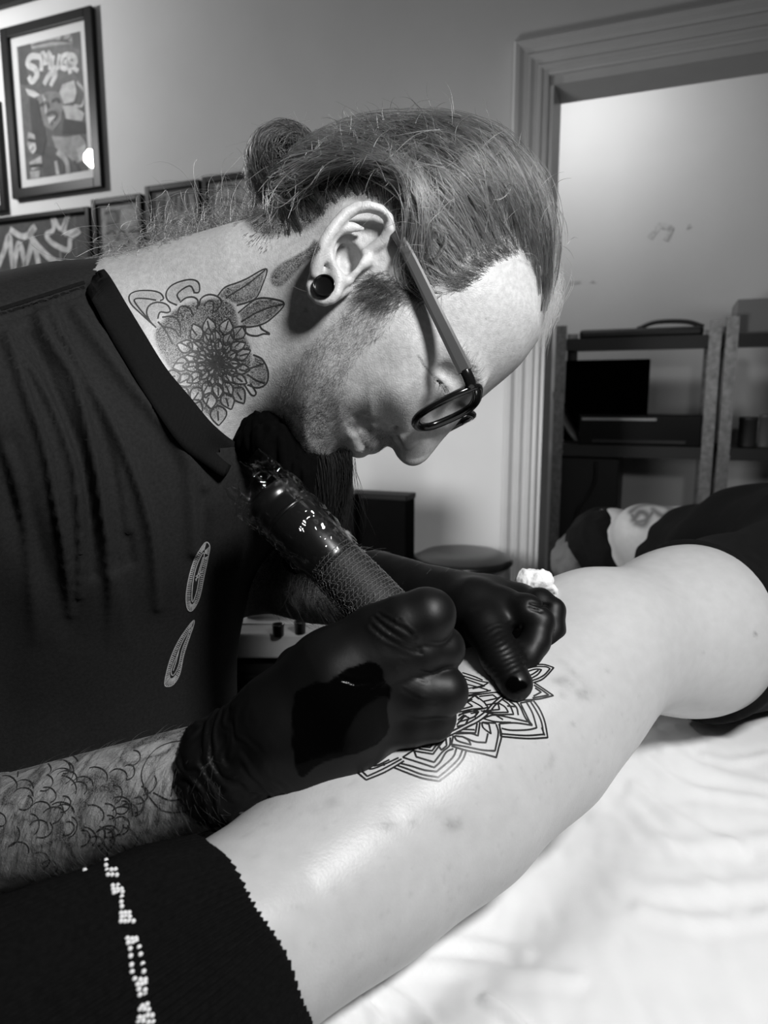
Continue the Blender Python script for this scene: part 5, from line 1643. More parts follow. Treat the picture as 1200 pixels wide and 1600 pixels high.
gV, gF = sdf_mesh(near_hand, np.array([-0.110, 0.320, 0.855]), np.array([0.055, 0.490, 1.060]), 0.0013)
gN = vnormals(gV, gF); gx, gy, gd = proj(gV)
HZ = lambda *pts: Zn(pts, 300, 900, 1200 / 440.0)
WR = [(HZ((780, 180), (830, 225), (900, 270), (970, 310)), 2.4, .0006), (HZ((765, 215), (820, 260), (900, 300), (980, 330)), 2.4, .0005), (HZ((800, 165), (850, 195), (900, 225), (950, 260)), 2.4, .0006),
      (HZ((880, 185), (905, 215), (935, 245)), 1.8, .0004), (HZ((890, 360), (950, 395), (1030, 420)), 1.8, .0003), (HZ((880, 390), (930, 420), (1000, 450)), 1.8, .0003), (HZ((890, 480), (960, 520), (1040, 545)), 1.8, .0003),
      (HZ((640, 440), (700, 455), (760, 450)), 3, .0005)]
disp = np.zeros(len(gV))
for ln, sg, am in WR:
    dd = polydist(gx, gy, spline(ln, 5))
    disp -= am * np.exp(-(dd / sg) ** 2)
    disp += 0.55 * am * np.exp(-((dd - 2.2 * sg) / sg) ** 2)
# gathered cuff: ridges across the wrist
wax = at(445, 1140, .384) - at(352, 1200, .390); wl = np.linalg.norm(wax); wax = wax / wl
s = (gV - at(352, 1200, .390)) @ wax
cuff = np.clip(1 - (s - 0.012) / 0.034, 0, 1)
wob = 0.006 * vnoise(gV, 60, 3) + 0.003 * vnoise(gV, 140, 4)
disp += cuff * 0.0005 * (np.sin((s + wob) * 2 * math.pi / 0.0085) + 0.7 * np.sin((s * .8 + 1.7 * wob) * 2 * math.pi / 0.0051))
disp += 0.0004 * vnoise(gV, 90, 5)
gV = gV + gN * disp[:, None]
# cut the cuff open where the forearm enters
wet = np.zeros(len(gV))
patch = HZ((430, 520), (470, 480), (520, 455), (580, 450), (640, 405), (700, 375), (780, 368), (815, 400), (820, 440), (850, 480), (838, 560), (845, 640), (800, 720), (700, 760), (560, 800), (470, 860), (440, 800), (425, 650))
sp = sdpoly(gx, gy, spline(patch, 4, True)) + 2.5 * vnoise(gV, 160, 7)
wet = np.where(gd < .43, np.clip(sp / 2.0, 0, 1), 0)
glove = mk('glove', gV, gF, GLOVEW, artist, attrs={'wet': wet})
glove['label'] = 'black nitrile glove with a wet ink patch, gripping the machine'
glove_skin = Skin(gV, gF)
# rolled rim of the cuff
cc = at(352, 1200, .390)
b1 = np.cross(wax, UP); b1 /= np.linalg.norm(b1); b2 = np.cross(wax, b1)
ringp = [cc - wax * 0.004 + 0.0315 * (math.cos(a) * b1 + math.sin(a) * b2) for a in np.linspace(0, 2 * math.pi, 49)]

# ---- far hand: fingers curled, thumb pressing on the shin
def far_hand(P):
    A = at
    f = chain(P, [A(585, 915, .556), A(640, 932, .528), A(690, 948, .508)], [.0280, .0275, .0255])
    f = smin(f, chain(P, [A(690, 952, .505), A(742, 950, .482), A(782, 950, .472)], [.0235, .0190, .0145], .01), .012)
    f = smin(f, chain(P, [A(690, 948, .515), A(760, 945, .505), A(808, 944, .496)], [.0240, .0200, .0150], .01), .012)
    f = smin(f, chain(P, [A(700, 960, .530), A(770, 955, .530), A(815, 955, .520)], [.0240, .0200, .0155], .01), .012)
    f = smin(f, chain(P, [A(700, 985, .508), A(745, 990, .488)], [.0240, .018], .01), .012)
    fing = chain(P, [A(782, 950, .470), A(822, 954, .456), A(844, 972, .452)], [.0130, .0104, .0092], .004)
    fing = smin(fing, chain(P, [A(844, 972, .452), A(836, 1003, .447), A(822, 1030, .440)], [.0092, .0092, .0085], .003), .002)
    m2 = chain(P, [A(808, 944, .494), A(843, 944, .478), A(862, 954, .472)], [.0135, .0102, .0090], .004)
    m2 = smin(m2, chain(P, [A(862, 954, .472), A(860, 985, .466), A(848, 1010, .458)], [.0090, .0094, .0086], .003), .002)
    m3 = chain(P, [A(815, 955, .520), A(850, 955, .505), A(852, 1000, .490)], [.013, .0102, .0090], .004)
    fing = smin(smin(fing, m2, .0015), m3, .0015)
    f = smin(f, fing, .005)
    th = chain(P, [A(735, 958, .480), A(760, 980, .456), A(782, 1028, .432), A(805, 1068, .417)], [.0165, .0138, .0115, .0104], .005)
    f = smin(f, th, .009)
    return f
fV, fF = sdf_mesh(far_hand, np.array([-0.04, 0.38, 0.90]), np.array([0.150, 0.600, 1.070]), 0.0014)
fN = vnormals(fV, fF); fx, fy, fd = proj(fV)
disp = 0.0003 * vnoise(fV, 90, 5)
ta = np.array([770, 985.]); tb = np.array([800, 1060.])
t_ = ((fx - ta[0]) * (tb - ta)[0] + (fy - ta[1]) * (tb - ta)[1]) / ((tb - ta) @ (tb - ta))
onth = (fd < .51) & (t_ > -.1) & (t_ < .95) & (polydist(fx, fy, [ta, tb]) < 34)
disp += np.where(onth, 0.00055 * np.sin(t_ * 60 + 2.4 * vnoise(fV, 120, 2)) * (0.5 + 0.5 * vnoise(fV, 60, 8)), 0)
for ln, sg, am in (([(830, 942), (845, 946), (856, 945)], 2.5, .0016), ([(828, 950), (845, 955)], 2.2, .0012)):
    disp -= am * np.exp(-(polydist(fx, fy, ln) / sg) ** 2)
fV = fV + fN * disp[:, None]
wet2 = np.where((fd < .5), np.clip((18 - np.hypot(fx - 806, (fy - 1072) * 1.2)) / 4 + 1.0 * vnoise(fV, 160, 7), 0, 1), 0)
g2 = mk('glove', fV, fF, GLOVEW, artist, attrs={'wet': wet2})
g2['label'] = 'black nitrile glove pressing its thumb on the shin'

# ================================================================== tattoo machine
MA = at(402, 757, 0.455); MB = at(732, 1092, 0.4105)
md = MB - MA; ml = np.linalg.norm(md); md /= ml
m1 = np.cross(md, UP); m1 /= np.linalg.norm(m1); m2_ = np.cross(md, m1)
mach = thing('tattoo_machine', 'pen-shaped tattoo machine in clear film with netted grip held by the man', 'machine', MB)
DMET = mat('dark_anodised_metal', 0.05, rough=0.28, metal=0.85, noise=0.05)
def pen(name, prof, m, seg=48, parent=mach):
    V_, F_ = lathe_vf(prof, seg)
    return mk(name, xf(V_, MA, m1, m2_, md), F_, m, parent)
pen('barrel', [(.002, .012), (.0165, .012), (.0180, .015), (.0180, .020), (.0174, .021), (.0174, .024), (.0182, .025), (.0182, .064), (.0170, .072), (.0165, .078)], DMET)
pen('collar_ring', [(.0184, .0305), (.0190, .031), (.0190, .033), (.0184, .0335)], mat('black_ring', .006, rough=.3))
gripb = pen('grip', [(.0150, .066), (.0163, .068), (.0168, .080), (.0172, .100), (.0168, .120), (.0150, .140), (.0110, .152), (.0060, .166), (.0028, ml - .006), (.0022, ml - .002)], mat('black_grip', .006, rough=.7))
pen('needle', [(.0004, ml - .004), (.0004, ml + .0004)], STEEL, 8)
# net bandage round the grip: rings and crossing threads, each knot glints
NETM = mat('grey_bandage_thread', 0.13, rough=0.45, spec=0.6, noise=0.6, nscale=900)
net = []
gz = lambda z: np.interp(z, [.064, .068, .080, .100, .120, .140], [.0168, .0172, .0178, .0182, .0178, .0160])
for k in range(28):
    z0 = 0.0655 + k * 0.0026
    a = np.linspace(0, 2 * math.pi, 60)
    r = gz(z0) + 0.0002 * np.sin(a * 9 + k)
    net.append(tube_vf(MA + r[:, None] * (np.cos(a)[:, None] * m1 + np.sin(a)[:, None] * m2_) + (z0 + 0.0008 * np.sin(a + k * .3))[:, None] * md, 0.00014, 4, False))
for k in range(40):
    a0 = 2 * math.pi * k / 40
    z = np.linspace(0.0655, 0.138, 40)
    a = a0 + 0.10 * np.sin(z * 900 + k) + z * 4
    net.append(tube_vf(MA + gz(z)[:, None] * (np.cos(a)[:, None] * m1 + np.sin(a)[:, None] * m2_) + z[:, None] * md, 0.00009, 4, False))
kn = np.random.default_rng(2)
for k in range(900):
    z = kn.uniform(.066, .136); a = kn.uniform(0, 2 * math.pi); r = gz(z) + .0002
    c = MA + r * (math.cos(a) * m1 + math.sin(a) * m2_) + z * md
    s = kn.uniform(.00022, .00042)
    net.append((np.array([c + s * m1, c - s * m1, c + s * m2_, c - s * m2_, c + s * md, c - s * md]), [(0, 2, 4), (2, 1, 4), (1, 3, 4), (3, 0, 4), (2, 0, 5), (1, 2, 5), (3, 1, 5), (0, 3, 5)]))
V_, F_ = merge(net)
o = mk('bandage_net', V_, F_, NETM, gripb); o['kind'] = 'stuff'
# the loose tail of the bandage
tail = []
for k in range(9):
    q = spline([at(500 + k * 4.2, 935 - k * 1.0, .455 - k * .0004), at(512 + k * 4.6, 958 - k * 1.2, .447), at(530 + k * 4.6, 985 - k, .444)], 6)
    tail.append(tube_vf(q, 0.00014, 4))
for k in range(9):
    q = spline([at(500 + k * 3.6, 936 + k * 5.6, .452), at(518 + k * 3.6, 931 + k * 5.6, .449), at(536 + k * 3.6, 927 + k * 5.6, .450)], 4)
    tail.append(tube_vf(q, 0.00014, 4))
V_, F_ = merge(tail)
o = mk('bandage_tail', V_, F_, NETM, gripb); o['kind'] = 'stuff'
# clear film bag, crumpled
FILM = glass_mat('clear_film', 0.94, 0.06, None)
nz_, na_ = 64, 96
JJ, II = np.meshgrid(np.arange(nz_), np.arange(na_), indexing='ij')
zf = (-0.012 + 0.086 * JJ / (nz_ - 1)).ravel(); af = (2 * math.pi * II / na_).ravel(); jf = JJ.ravel()
base = np.stack([np.cos(af), np.sin(af), zf * 40], 1)
rf = 0.0212 - 0.0035 * (jf / nz_) ** 3 + 0.0022 * np.abs(vnoise(base, 2.3, 1)) - 0.0011 * np.abs(vnoise(base, 4.7, 2)) + 0.0012 * vnoise(base, 7.1, 3)
lowz = np.clip(0.012 - zf, 0, None)
rf = rf * (1 - 0.35 * lowz / 0.024 * (1 + 0.5 * np.sin(5 * af))) + np.where(lowz > 0, 0.0020 * vnoise(base, 5.5, 4), 0)
zf = zf + 0.003 * vnoise(base, 2, 6) * (jf < 10)
fv = MA + rf[:, None] * (np.cos(af)[:, None] * m1 + np.sin(af)[:, None] * m2_) + zf[:, None] * md
ff = [(j * na_ + i, j * na_ + (i + 1) % na_, (j + 1) * na_ + (i + 1) % na_, (j + 1) * na_ + i) for j in range(nz_ - 1) for i in range(na_)]
mk('clear_film', np.array(fv), np.array(ff), FILM, mach, smooth=False)
# paper towel pinched in the far hand
pt = thing('paper_towel', 'crumpled white paper towel stuck out behind the far glove', 'paper towel', at(838, 925, 0.505))
def towel(P):
    f = chain(P, [at(812, 918, .512), at(828, 908, .512), at(850, 904, .516)], [.006, .0085, .0065], .004)
    f = smin(f, chain(P, [at(835, 918, .508), at(858, 926, .505)], [.009, .007], .004), .003)
    return f + 0.0016 * vnoise(P, 190, 3) + 0.001 * np.abs(vnoise(P, 420, 4))
ptV, ptF = sdf_mesh(towel, at(835, 915, .51) - .035, at(835, 915, .51) + .035, 0.0011)
tx_, ty_, td_ = proj(ptV)
ink_ = np.clip((sdpoly(tx_, ty_, [(832, 912), (855, 912), (868, 930), (850, 945), (828, 925)]) + 3 + 3 * vnoise(ptV, 300, 1)) / 4, 0, 1) * np.clip(0.55 + 0.5 * vnoise(ptV, 700, 2), 0, 1)
mk('towel_sheet', ptV, ptF, mat('paper_towel', 0.75, rough=0.95, bump=.3, bscale=900, attr='ink', ink=.02), pt, attrs={'ink': ink_})

# ================================================================== ear plug, glasses
c = hp(507, 448, 86)
V_, F_ = lathe_vf([(.001, -6), (5.7, -6), (5.7, 1.4), (6.5, 1.8), (6.7, 2.6), (6.3, 3.0), (5.9, 2.8), (5.7, 1.9), (5.4, 1.7), (0.01, 1.7)], 40, False)
pl = mk('ear_plug', from_head(V_ + c), F_, BLACKP, artist)
pl['label'] = 'round black stretched-ear plug'
Gz = np.array([0.42, -0.90]); Gz /= np.linalg.norm(Gz)                     # where he looks, in the head's side plane
Hu = np.array([-Gz[1], Gz[0]])                                             # towards the crown
glasses = thing('eyeglasses', 'black-framed eyeglasses on the man, grey temple arm', 'eyeglasses', from_head(hp(700, 630, 0))[0])
def G3(g, h, n):
    """glasses coordinates (mm): forward, crownwards, sideways."""
    return from_head(np.array([*(GO + g * Gz + h * Hu), n]))[0]
GO = hp(735, 601, 66)[:2]                                                  # hinge of the near temple
def rim_pts(sgn):
    out = []
    for h, n in [(-3, 64), (2, 62), (4.5, 54), (5, 40), (4, 24), (0, 15), (-8, 11.5), (-20, 12), (-30, 15), (-36, 23), (-38.5, 36), (-37, 50), (-31, 60), (-20, 65), (-10, 66)]:
        n = 66 - (66 - n) * 0.84
        out.append((1.5 + 0.00264 * (66 - n) ** 2, h, n * sgn))
    return out
LENS = glass_mat('spectacle_lens', 0.96, 0.01, 0.05)
for sgn in (1, -1):
    r_ = spline([G3(*p) for p in rim_pts(sgn)], 6, True)
    V_, F_ = tube_vf(np.vstack([r_, r_[:1]]), 0.0024, 10, False, 1.0, 1.4)
    rm = mk('rim', V_, F_, BLACKP, glasses)
    cen = r_.mean(0)
    LV = np.vstack([r_ * 1.0, cen + (r_ - cen) * 0.5 + (from_head([[*(Gz * 1.2), 0]])[0] - from_head([[0, 0, 0]])[0]), [cen + from_head([[*(Gz * 1.8), 0]])[0] - from_head([[0, 0, 0]])[0]]])
    n_ = len(r_)
    LF = [(i, (i + 1) % n_, n_ + (i + 1) % n_, n_ + i) for i in range(n_)] + [(n_ + i, n_ + (i + 1) % n_, 2 * n_) for i in range(n_)]
    mk('lens', LV, LF, LENS, glasses)
    # end piece and temple
    ep = [G3(1.5, -2, 64.5 * sgn), G3(0, 0, 67.5 * sgn), G3(-5, 0.3, 69.5 * sgn), G3(-9, 0.2, 70 * sgn)]
    V_, F_ = tube_vf(spline(ep, 5), 0.0021, 10, True, 1.0, 1.7)
    mk('end_piece', V_, F_, BLACKP, glasses)
    t0 = np.array([-8.0, 0.2])
    if sgn > 0:
        e_ = hp(634, 392, 79); d_ = e_[:2] - GO
        tip = hp(606, 350, 80); d2_ = tip[:2] - GO
        ge, he = d_ @ Gz, d_ @ Hu; g2_, h2_ = d2_ @ Gz, d2_ @ Hu
    path = [G3(-8, 0.2, 70 * sgn), G3(ge * .5, he * .5, 76 * sgn), G3(ge, he, 80 * sgn), G3(g2_, h2_, 79 * sgn)]
    P_ = spline(path, 8)
    t_, n_f, b_f = frames(P_)
    # flat bar: 2 mm thick sideways, about 7 mm tall, slimming towards the ear
    crown_dir = (from_head([[*Hu, 0]])[0] - from_head([[0, 0, 0]])[0]) * 1000
    side = HN
    hh = np.linspace(4.4, 3.0, len(P_)) / 1000
    V = []
    for k in range(len(P_)):
        for (a, b) in ((-1, -1), (-.6, -1.25), (.6, -1.25), (1, -1), (1, 1), (.6, 1.25), (-.6, 1.25), (-1, 1)):
            V.append(P_[k] + crown_dir * hh[k] * a + side * 0.0012 * b * sgn)
    F = [(k * 8 + i, k * 8 + (i + 1) % 8, (k + 1) * 8 + (i + 1) % 8, (k + 1) * 8 + i) for k in range(len(P_) - 1) for i in range(8)] + [tuple(range(8)), tuple((len(P_) - 1) * 8 + i for i in range(8))]
    tm = mk('temple_arm', V, F, GREYP, glasses, smooth=False)
br = [G3(6.5, -5, 21), G3(8.2, 0, 10), G3(8.8, 2, 0), G3(8.2, 0, -10), G3(6.5, -5, -21)]
V_, F_ = tube_vf(spline(br, 6), 0.0024, 10)
mk('bridge', V_, F_, BLACKP, glasses)

# ================================================================== hair
def hfn(P):
    return headfn_mm(to_head(P), ear=False) / 1000.0
def bodyscalp(P):
    f = headfn_mm(to_head(P), ear=False) / 1000.0
    return smin(f, neckfn(P), 0.022)

def surf(px, py, fn=bodyscalp, d0=0.36, d1=0.62):
    """Ray march from the camera for many pixels at once."""
    D = np.stack([(px - 600) / FPX, (800 - py) / FPX, np.ones_like(px)], 1)
    Dw = D[:, :1] * RIGHT + D[:, 1:2] * UP + D[:, 2:3] * FWD
    t = np.full(len(px), d0)
    hit = np.zeros(len(px), bool)
    for _ in range(40):
        P = CAM + Dw * t[:, None]
        f = fn(P)
        t = t + np.clip(f, -.01, .05) * 0.8
        hit = np.abs(f) < 0.0006
    return CAM + Dw * t[:, None], hit & (t < d1)

HRNG = np.random.default_rng(21)
# scalp area as seen from the camera (both sides of the head get it)
SCALP = spline([(846, 520), (842, 470), (826, 420), (800, 388), (770, 398), (735, 424), (705, 444), (668, 462), (640, 470), (622, 440), (618, 380), (600, 330), (560, 312), (520, 325), (488, 358), (440, 380), (400, 395),
                (360, 340), (380, 260), (440, 200), (560, 160), (700, 160), (820, 220), (880, 330), (890, 460), (870, 530)], 4, True)
BUN = hp(444, 262, 12)                                    # centre of the knot, head mm
BUNW = from_head(BUN)[0]

def scatter(poly, n, fn=bodyscalp, rag=6.0):
    x0, y0 = poly.min(0); x1, y1 = poly.max(0)
    out = []
    while sum(len(o) for o in out) < n:
        px = HRNG.uniform(x0, x1, n * 2); py = HRNG.uniform(y0, y1, n * 2)
        m = sdpoly(px, py, poly) > np.abs(HRNG.normal(0, 1, n * 2)) * rag
        P, h = surf(px[m], py[m], fn)
        out.append(P[h])
    return np.concatenate(out)[:n]

def comb(roots, target, steps, step, lift, fn=hfn, wav=0.0, swirl=None, jit=0.12, rise=0.0015):
    """Strands that run over the scalp towards target, hugging it at a growing height."""
    P = roots.copy(); S = [P.copy()]
    n = len(P)
    ph = HRNG.uniform(0, 6.28, n); am = HRNG.normal(0, jit, (n, 3))
    lf = lift * HRNG.uniform(0.35, 1.25, n)
    for k in range(steps):
        g, f = grad(fn, P, 0.0015)
        d = target - P
        dist = np.linalg.norm(d, axis=1)
        d = d / (dist[:, None] + 1e-9)
        if swirl is not None: d = d + swirl(P)
        d = d + am * (1 + 0.4 * np.sin(ph + k * 0.7))[:, None]
        d = d - g * (d * g).sum(1)[:, None]
        d /= np.linalg.norm(d, axis=1)[:, None] + 1e-9
        want = lf * min(1, (k + 1) * 0.22) + 0.0006
        P = P + d * step * np.clip(dist / 0.02, 0.12, 1)[:, None] + g * (want - f)[:, None] * 0.6
        P = P + wav * np.sin(ph + k * 1.1)[:, None] * np.cross(d, g)
        S.append(P.copy())
    return np.stack(S, 1)

def back_swirl(P):
    L = to_head(P)
    # from the forehead the hair first runs up over the crown, then back
    px, py, d = proj(P)
    w = np.clip((px - 640) / 200, 0, 1)[:, None]
    # and it passes above the ear
    ec = hp(552, 392, 78)
    q = L - ec; q[:, 2] = 0
    r = np.linalg.norm(q, axis=1)
    k = (np.clip(1.25 - r / 44, 0, 1) * (L[:, 2] > 40))[:, None]
    push = (q[:, :1] * HU + q[:, 1:2] * HV) / (r[:, None] + 1e-6)
    return w * (HU * (-0.25) + HV * 0.95) + k * (push * 2.2 + HV * 1.2)

clump = scatter(SCALP, 1150)
roots = np.repeat(clump, 6, 0)
mirror = to_head(clump); mirror[:, 2] = -np.abs(mirror[:, 2])
far_roots = from_head(mirror[HRNG.choice(len(mirror), 420)])
def fan(S, k, spread):
    """k strands round every guide, together at the root, loose at the end."""
    out = []
    n, m, _ = S.shape
    t = np.linspace(0, 1, m)
    for q in range(k):
        o = HRNG.normal(0, 1, (n, 1, 3)) * spread
        w = HRNG.normal(0, 1, (n, 1, 3)) * spread * .5
        ph = HRNG.uniform(0, 6.28, (n, 1))
        cut = HRNG.integers(int(m * .55), m + 1, n)
        T = S + o * (0.55 + .45 * t)[None, :, None] + w * np.sin(t[None] * 9 + ph)[..., None]
        out += [T[i, :cut[i]] for i in range(n)]
    return out
g1_ = comb(clump, BUNW, 22, 0.0105, 0.0085, wav=0.0007, swirl=back_swirl, jit=.20)
st1 = g1_
g2_s = comb(far_roots, BUNW, 18, 0.012, 0.007, wav=0.0005)
allh = fan(g1_, 8, 0.0013) + fan(g2_s, 4, 0.0016)
hair = curves_obj('hair', allh, 0.00015, HAIR, artist)
hair['label'] = 'brown-grey hair combed back into a knot'; hair['kind'] = 'stuff'
lr = scatter(SCALP, 1500)
g3_ = comb(lr, BUNW, 22, 0.0095, 0.0125, wav=0.0012, swirl=back_swirl, jit=.32)
a_ = HRNG.integers(0, 8, len(g3_)); b_ = a_ + HRNG.integers(5, 13, len(g3_))
curves_obj('grey_hair_strands', [g3_[i, a_[i]:b_[i]] for i in range(len(g3_))], 0.00020, HAIRL, artist)['kind'] = 'stuff'
loose, looseL = [], []
for k in range(1500):                                       # tousled strands lying across the rest
    i = HRNG.integers(len(g1_)); j = HRNG.integers(2, 17)
    p0 = g1_[i, j]; d = g1_[i, j + 3] - p0; d = d / (np.linalg.norm(d) + 1e-9)
    gg = p0 - from_head([[to_head(p0[None])[0][0] * .9 - 4, to_head(p0[None])[0][1] * .9, 0]])[0]; gg /= np.linalg.norm(gg)
    sd = np.cross(d, gg); an = HRNG.normal(0, .75)
    v = d * math.cos(an) + sd * math.sin(an)
    L_ = HRNG.uniform(.010, .030); t = np.linspace(0, 1, 9)[:, None]; cv = HRNG.normal(0, .55)
    (looseL if k % 3 == 0 else loose).append(p0 + gg * HRNG.uniform(.002, .006) + L_ * (t * v + t * t * cv * np.cross(v, gg) + .18 * np.sin(t * 3.1) * gg))
curves_obj('loose_hair', loose, 0.00014, HAIR, artist)['kind'] = 'stuff'
curves_obj('loose_grey_hair', looseL, 0.00015, HAIRL, artist)['kind'] = 'stuff'
V_, F_ = tube_vf(spline([from_head(hp(x, y, 6))[0] for x, y in ((664, 190), (685, 186), (706, 184), (720, 186))], 5), 0.0035, 10, True, .6, 1.6)
mk('hair_clip', V_, F_, BLACKP, artist)
# dark underlayer so that the scalp does not shine through
def cap(P):
    L = to_head(P)
    return headfn_mm(L, ear=False) / 1000.0 - 0.0030 + 0.0012 * vnoise(P * np.array([1, 1, 2]), 180, 3)
# forelock over the brow and flyaways
fl = []
for k in range(420):
    x0 = HRNG.uniform(800, 872); y0 = HRNG.uniform(300, 430)
    n0 = HRNG.uniform(-22, 16)
    a = hp(x0 * .96 + 20, y0, n0)
    b = hp(HRNG.normal(866, 8), HRNG.normal(440, 22), n0 * .8)
    c_ = hp(HRNG.normal(846, 7), HRNG.normal(518, 16), n0 * .7)
    fl.append(from_head(spline([a, (a * .4 + b * .6) + np.array([HRNG.uniform(0, 3), 0, 0]), b, c_], 4)))
for k in range(420):                                        # flyaways
    i = HRNG.integers(len(st1)); s = st1[i]
    j = HRNG.integers(3, 18)
    p0 = s[j]; g, f = grad(hfn, s[j:j + 1], .002); g = g[0]
    d = s[min(j + 2, 22)] - p0; d = d / (np.linalg.norm(d) + 1e-9)
    L_ = HRNG.uniform(.006, .016) if k % 5 else HRNG.uniform(.012, .026)
    side = np.cross(d, g); cu = HRNG.normal(0, 1.0)
    t = np.linspace(0, 1, 9)[:, None]
    fl.append(p0 + L_ * (t * (d * HRNG.uniform(-.2, .9) + g * HRNG.uniform(.05, .5) + side * HRNG.normal(0, .6)) + t * t * (side * cu * .9 - d * .5 * HRNG.uniform(-.5, 1) - g * .45)))
# knot at the back of the head: coiled strands
bu = from_head(BUN + np.array([1, 0, 0]))[0] - BUNW; bu /= np.linalg.norm(bu)
bv = from_head(BUN + np.array([0, 1, 0]))[0] - BUNW; bv /= np.linalg.norm(bv)
bunS = []
for k in range(2200):
    # strands wound over a slightly flattened ball, each on its own tilted great circle
    ax = np.array([HRNG.normal(.25, .35), HRNG.normal(.1, .35), 1.0]); ax /= np.linalg.norm(ax)
    e1_ = np.cross(ax, [0, 1, 0]); e1_ /= np.linalg.norm(e1_); e2_ = np.cross(ax, e1_)
    h_ = HRNG.uniform(-.92, .92)
    a = HRNG.uniform(0, 6.28) + np.linspace(0, HRNG.uniform(.9, 2.4), 14)
    R_ = .0250 * HRNG.uniform(.93, 1.08) * (1 + .035 * np.sin(a * 4 + k) + .05 * math.sin(h_ * 7))
    c_h = math.sqrt(1 - h_ * h_)
    q = (R_[:, None]) * (c_h * np.cos(a)[:, None] * e1_ + c_h * np.sin(a)[:, None] * e2_ + h_ * ax)
    bunS.append(BUNW + q[:, :1] * bu * 1.02 + q[:, 1:2] * bv * 1.12 + q[:, 2:3] * HN * .95)
for k in range(90):
    a0 = HRNG.uniform(0.3, 3.6); R_ = .022
    p = BUNW + R_ * (math.cos(a0) * bu + math.sin(a0) * bv) + HN * HRNG.uniform(-.015, .015)
    o_ = (p - BUNW) / np.linalg.norm(p - BUNW); sd = np.cross(o_, HN)
    t = np.linspace(0, 1, 9)[:, None]; L_ = HRNG.uniform(.006, .024)
    fl.append(p + L_ * (t * (o_ * .3 + sd * HRNG.normal(0, .8)) + t * t * sd * HRNG.normal(0, .7)))
curves_obj('hair_knot', bunS[:1100], 0.00017, BEARDM, artist)['kind'] = 'stuff'
curves_obj('hair_knot_strands', bunS[1100:], 0.00016, HAIR, artist)['kind'] = 'stuff'
curves_obj('flyaway_hair', fl, 0.00012, HAIRL, artist)['kind'] = 'stuff'
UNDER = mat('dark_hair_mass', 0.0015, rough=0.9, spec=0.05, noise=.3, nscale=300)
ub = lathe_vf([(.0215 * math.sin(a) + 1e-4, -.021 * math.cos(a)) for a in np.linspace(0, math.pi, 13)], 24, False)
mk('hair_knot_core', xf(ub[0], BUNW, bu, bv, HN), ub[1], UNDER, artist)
# frizzy hair on the nape
NAPE = spline([(250, 425), (300, 412), (360, 395), (420, 378), (470, 360), (500, 330), (470, 300), (400, 330), (330, 350), (270, 390)], 4, True)
nap = []
for k in range(2300):
    x = HRNG.uniform(252, 500); ybase = np.interp(x, [250, 300, 400, 500], [430, 412, 382, 345])
    y = ybase - HRNG.uniform(-3, 16)
    d0 = 0.505 + HRNG.uniform(-.022, .03)
    p = at(x, y, d0)
    L_ = HRNG.uniform(.012, .042) * np.interp(x, [258, 330, 420, 500], [.9, 1.0, 1.1, .7])
    dirx = HRNG.normal(-.6, .8); diry = HRNG.normal(.32, .42)
    t = np.linspace(0, 1, 14)[:, None]
    cu = HRNG.uniform(4, 10) * HRNG.choice([-1, 1]); ph = HRNG.uniform(0, 6.28)
    base = p + L_ * t * (RIGHT * dirx + UP * diry)
    nap.append(base + L_ * .30 * t * (np.sin(t * cu + ph) * RIGHT + np.cos(t * cu + ph) * UP + .6 * np.sin(t * cu * .8 + 2 * ph) * FWD))
curves_obj('nape_hair', nap[:2120], 0.00018, HAIR, artist)['kind'] = 'stuff'
curves_obj('nape_grey_hair', nap[2120:], 0.00014, HAIRL, artist)['kind'] = 'stuff'

# ---- stubble, sideburn, brows, lashes
def short(poly, n, length, direc, jit, m, rad, name, curve=.2):
    R = scatter(np.asarray(poly), n)
    g, f = grad(bodyscalp, R, .001)
    dv = direc[0] * RIGHT - direc[1] * UP
    d = dv + HRNG.normal(0, jit, (n, 3))
    d = d - g * (d * g).sum(1)[:, None]; d /= np.linalg.norm(d, axis=1)[:, None]
    L_ = length * HRNG.uniform(.5, 1.3, n)
    t = np.linspace(0, 1, 5)
    S = R[:, None] + (L_[:, None] * t)[..., None] * d[:, None] + (L_[:, None] * (t * .28 - t * t * curve))[..., None] * g[:, None]
    return list(S)
stub = short(spline([(560, 460), (612, 470), (606, 520), (560, 560), (540, 620), (560, 660), (540, 700), (520, 740), (470, 735), (430, 690), (430, 620), (465, 560), (520, 505)], 4, True), 3600, .0042, (-.55, .75), .35, STUBM, .00006, 's')
stub += short(spline([(606, 680), (612, 704), (580, 706), (566, 690), (585, 676)], 4, True), 420, .0035, (-.4, .9), .3, STUBM, .00006, 's')
jb = short(spline([(425, 640), (445, 650), (470, 690), (510, 705), (536, 704), (530, 735), (490, 742), (455, 720), (425, 680)], 4, True), 900, .011, (-.25, .95), .35, BEARDK, .0001, 's')
curves_obj('jaw_beard', jb, 0.00009, BEARDK, artist)['kind'] = 'stuff'
curves_obj('stubble', stub, 0.00006, STUBM, artist)['kind'] = 'stuff'
side = short(spline([(560, 445), (600, 420), (640, 440), (680, 455), (705, 450), (680, 470), (640, 472), (612, 490), (575, 480)], 4, True), 900, .012, (-.75, .35), .35, HAIR, .0001, 's')
side += short(spline([(705, 446), (735, 424), (770, 398), (800, 385), (815, 400), (780, 415), (750, 440), (722, 460)], 4, True), 500, .012, (-.85, -.25), .25, HAIR, .0001, 's')
curves_obj('sideburn_hair', side, 0.00009, BEARDM, artist)['kind'] = 'stuff'
lash = []
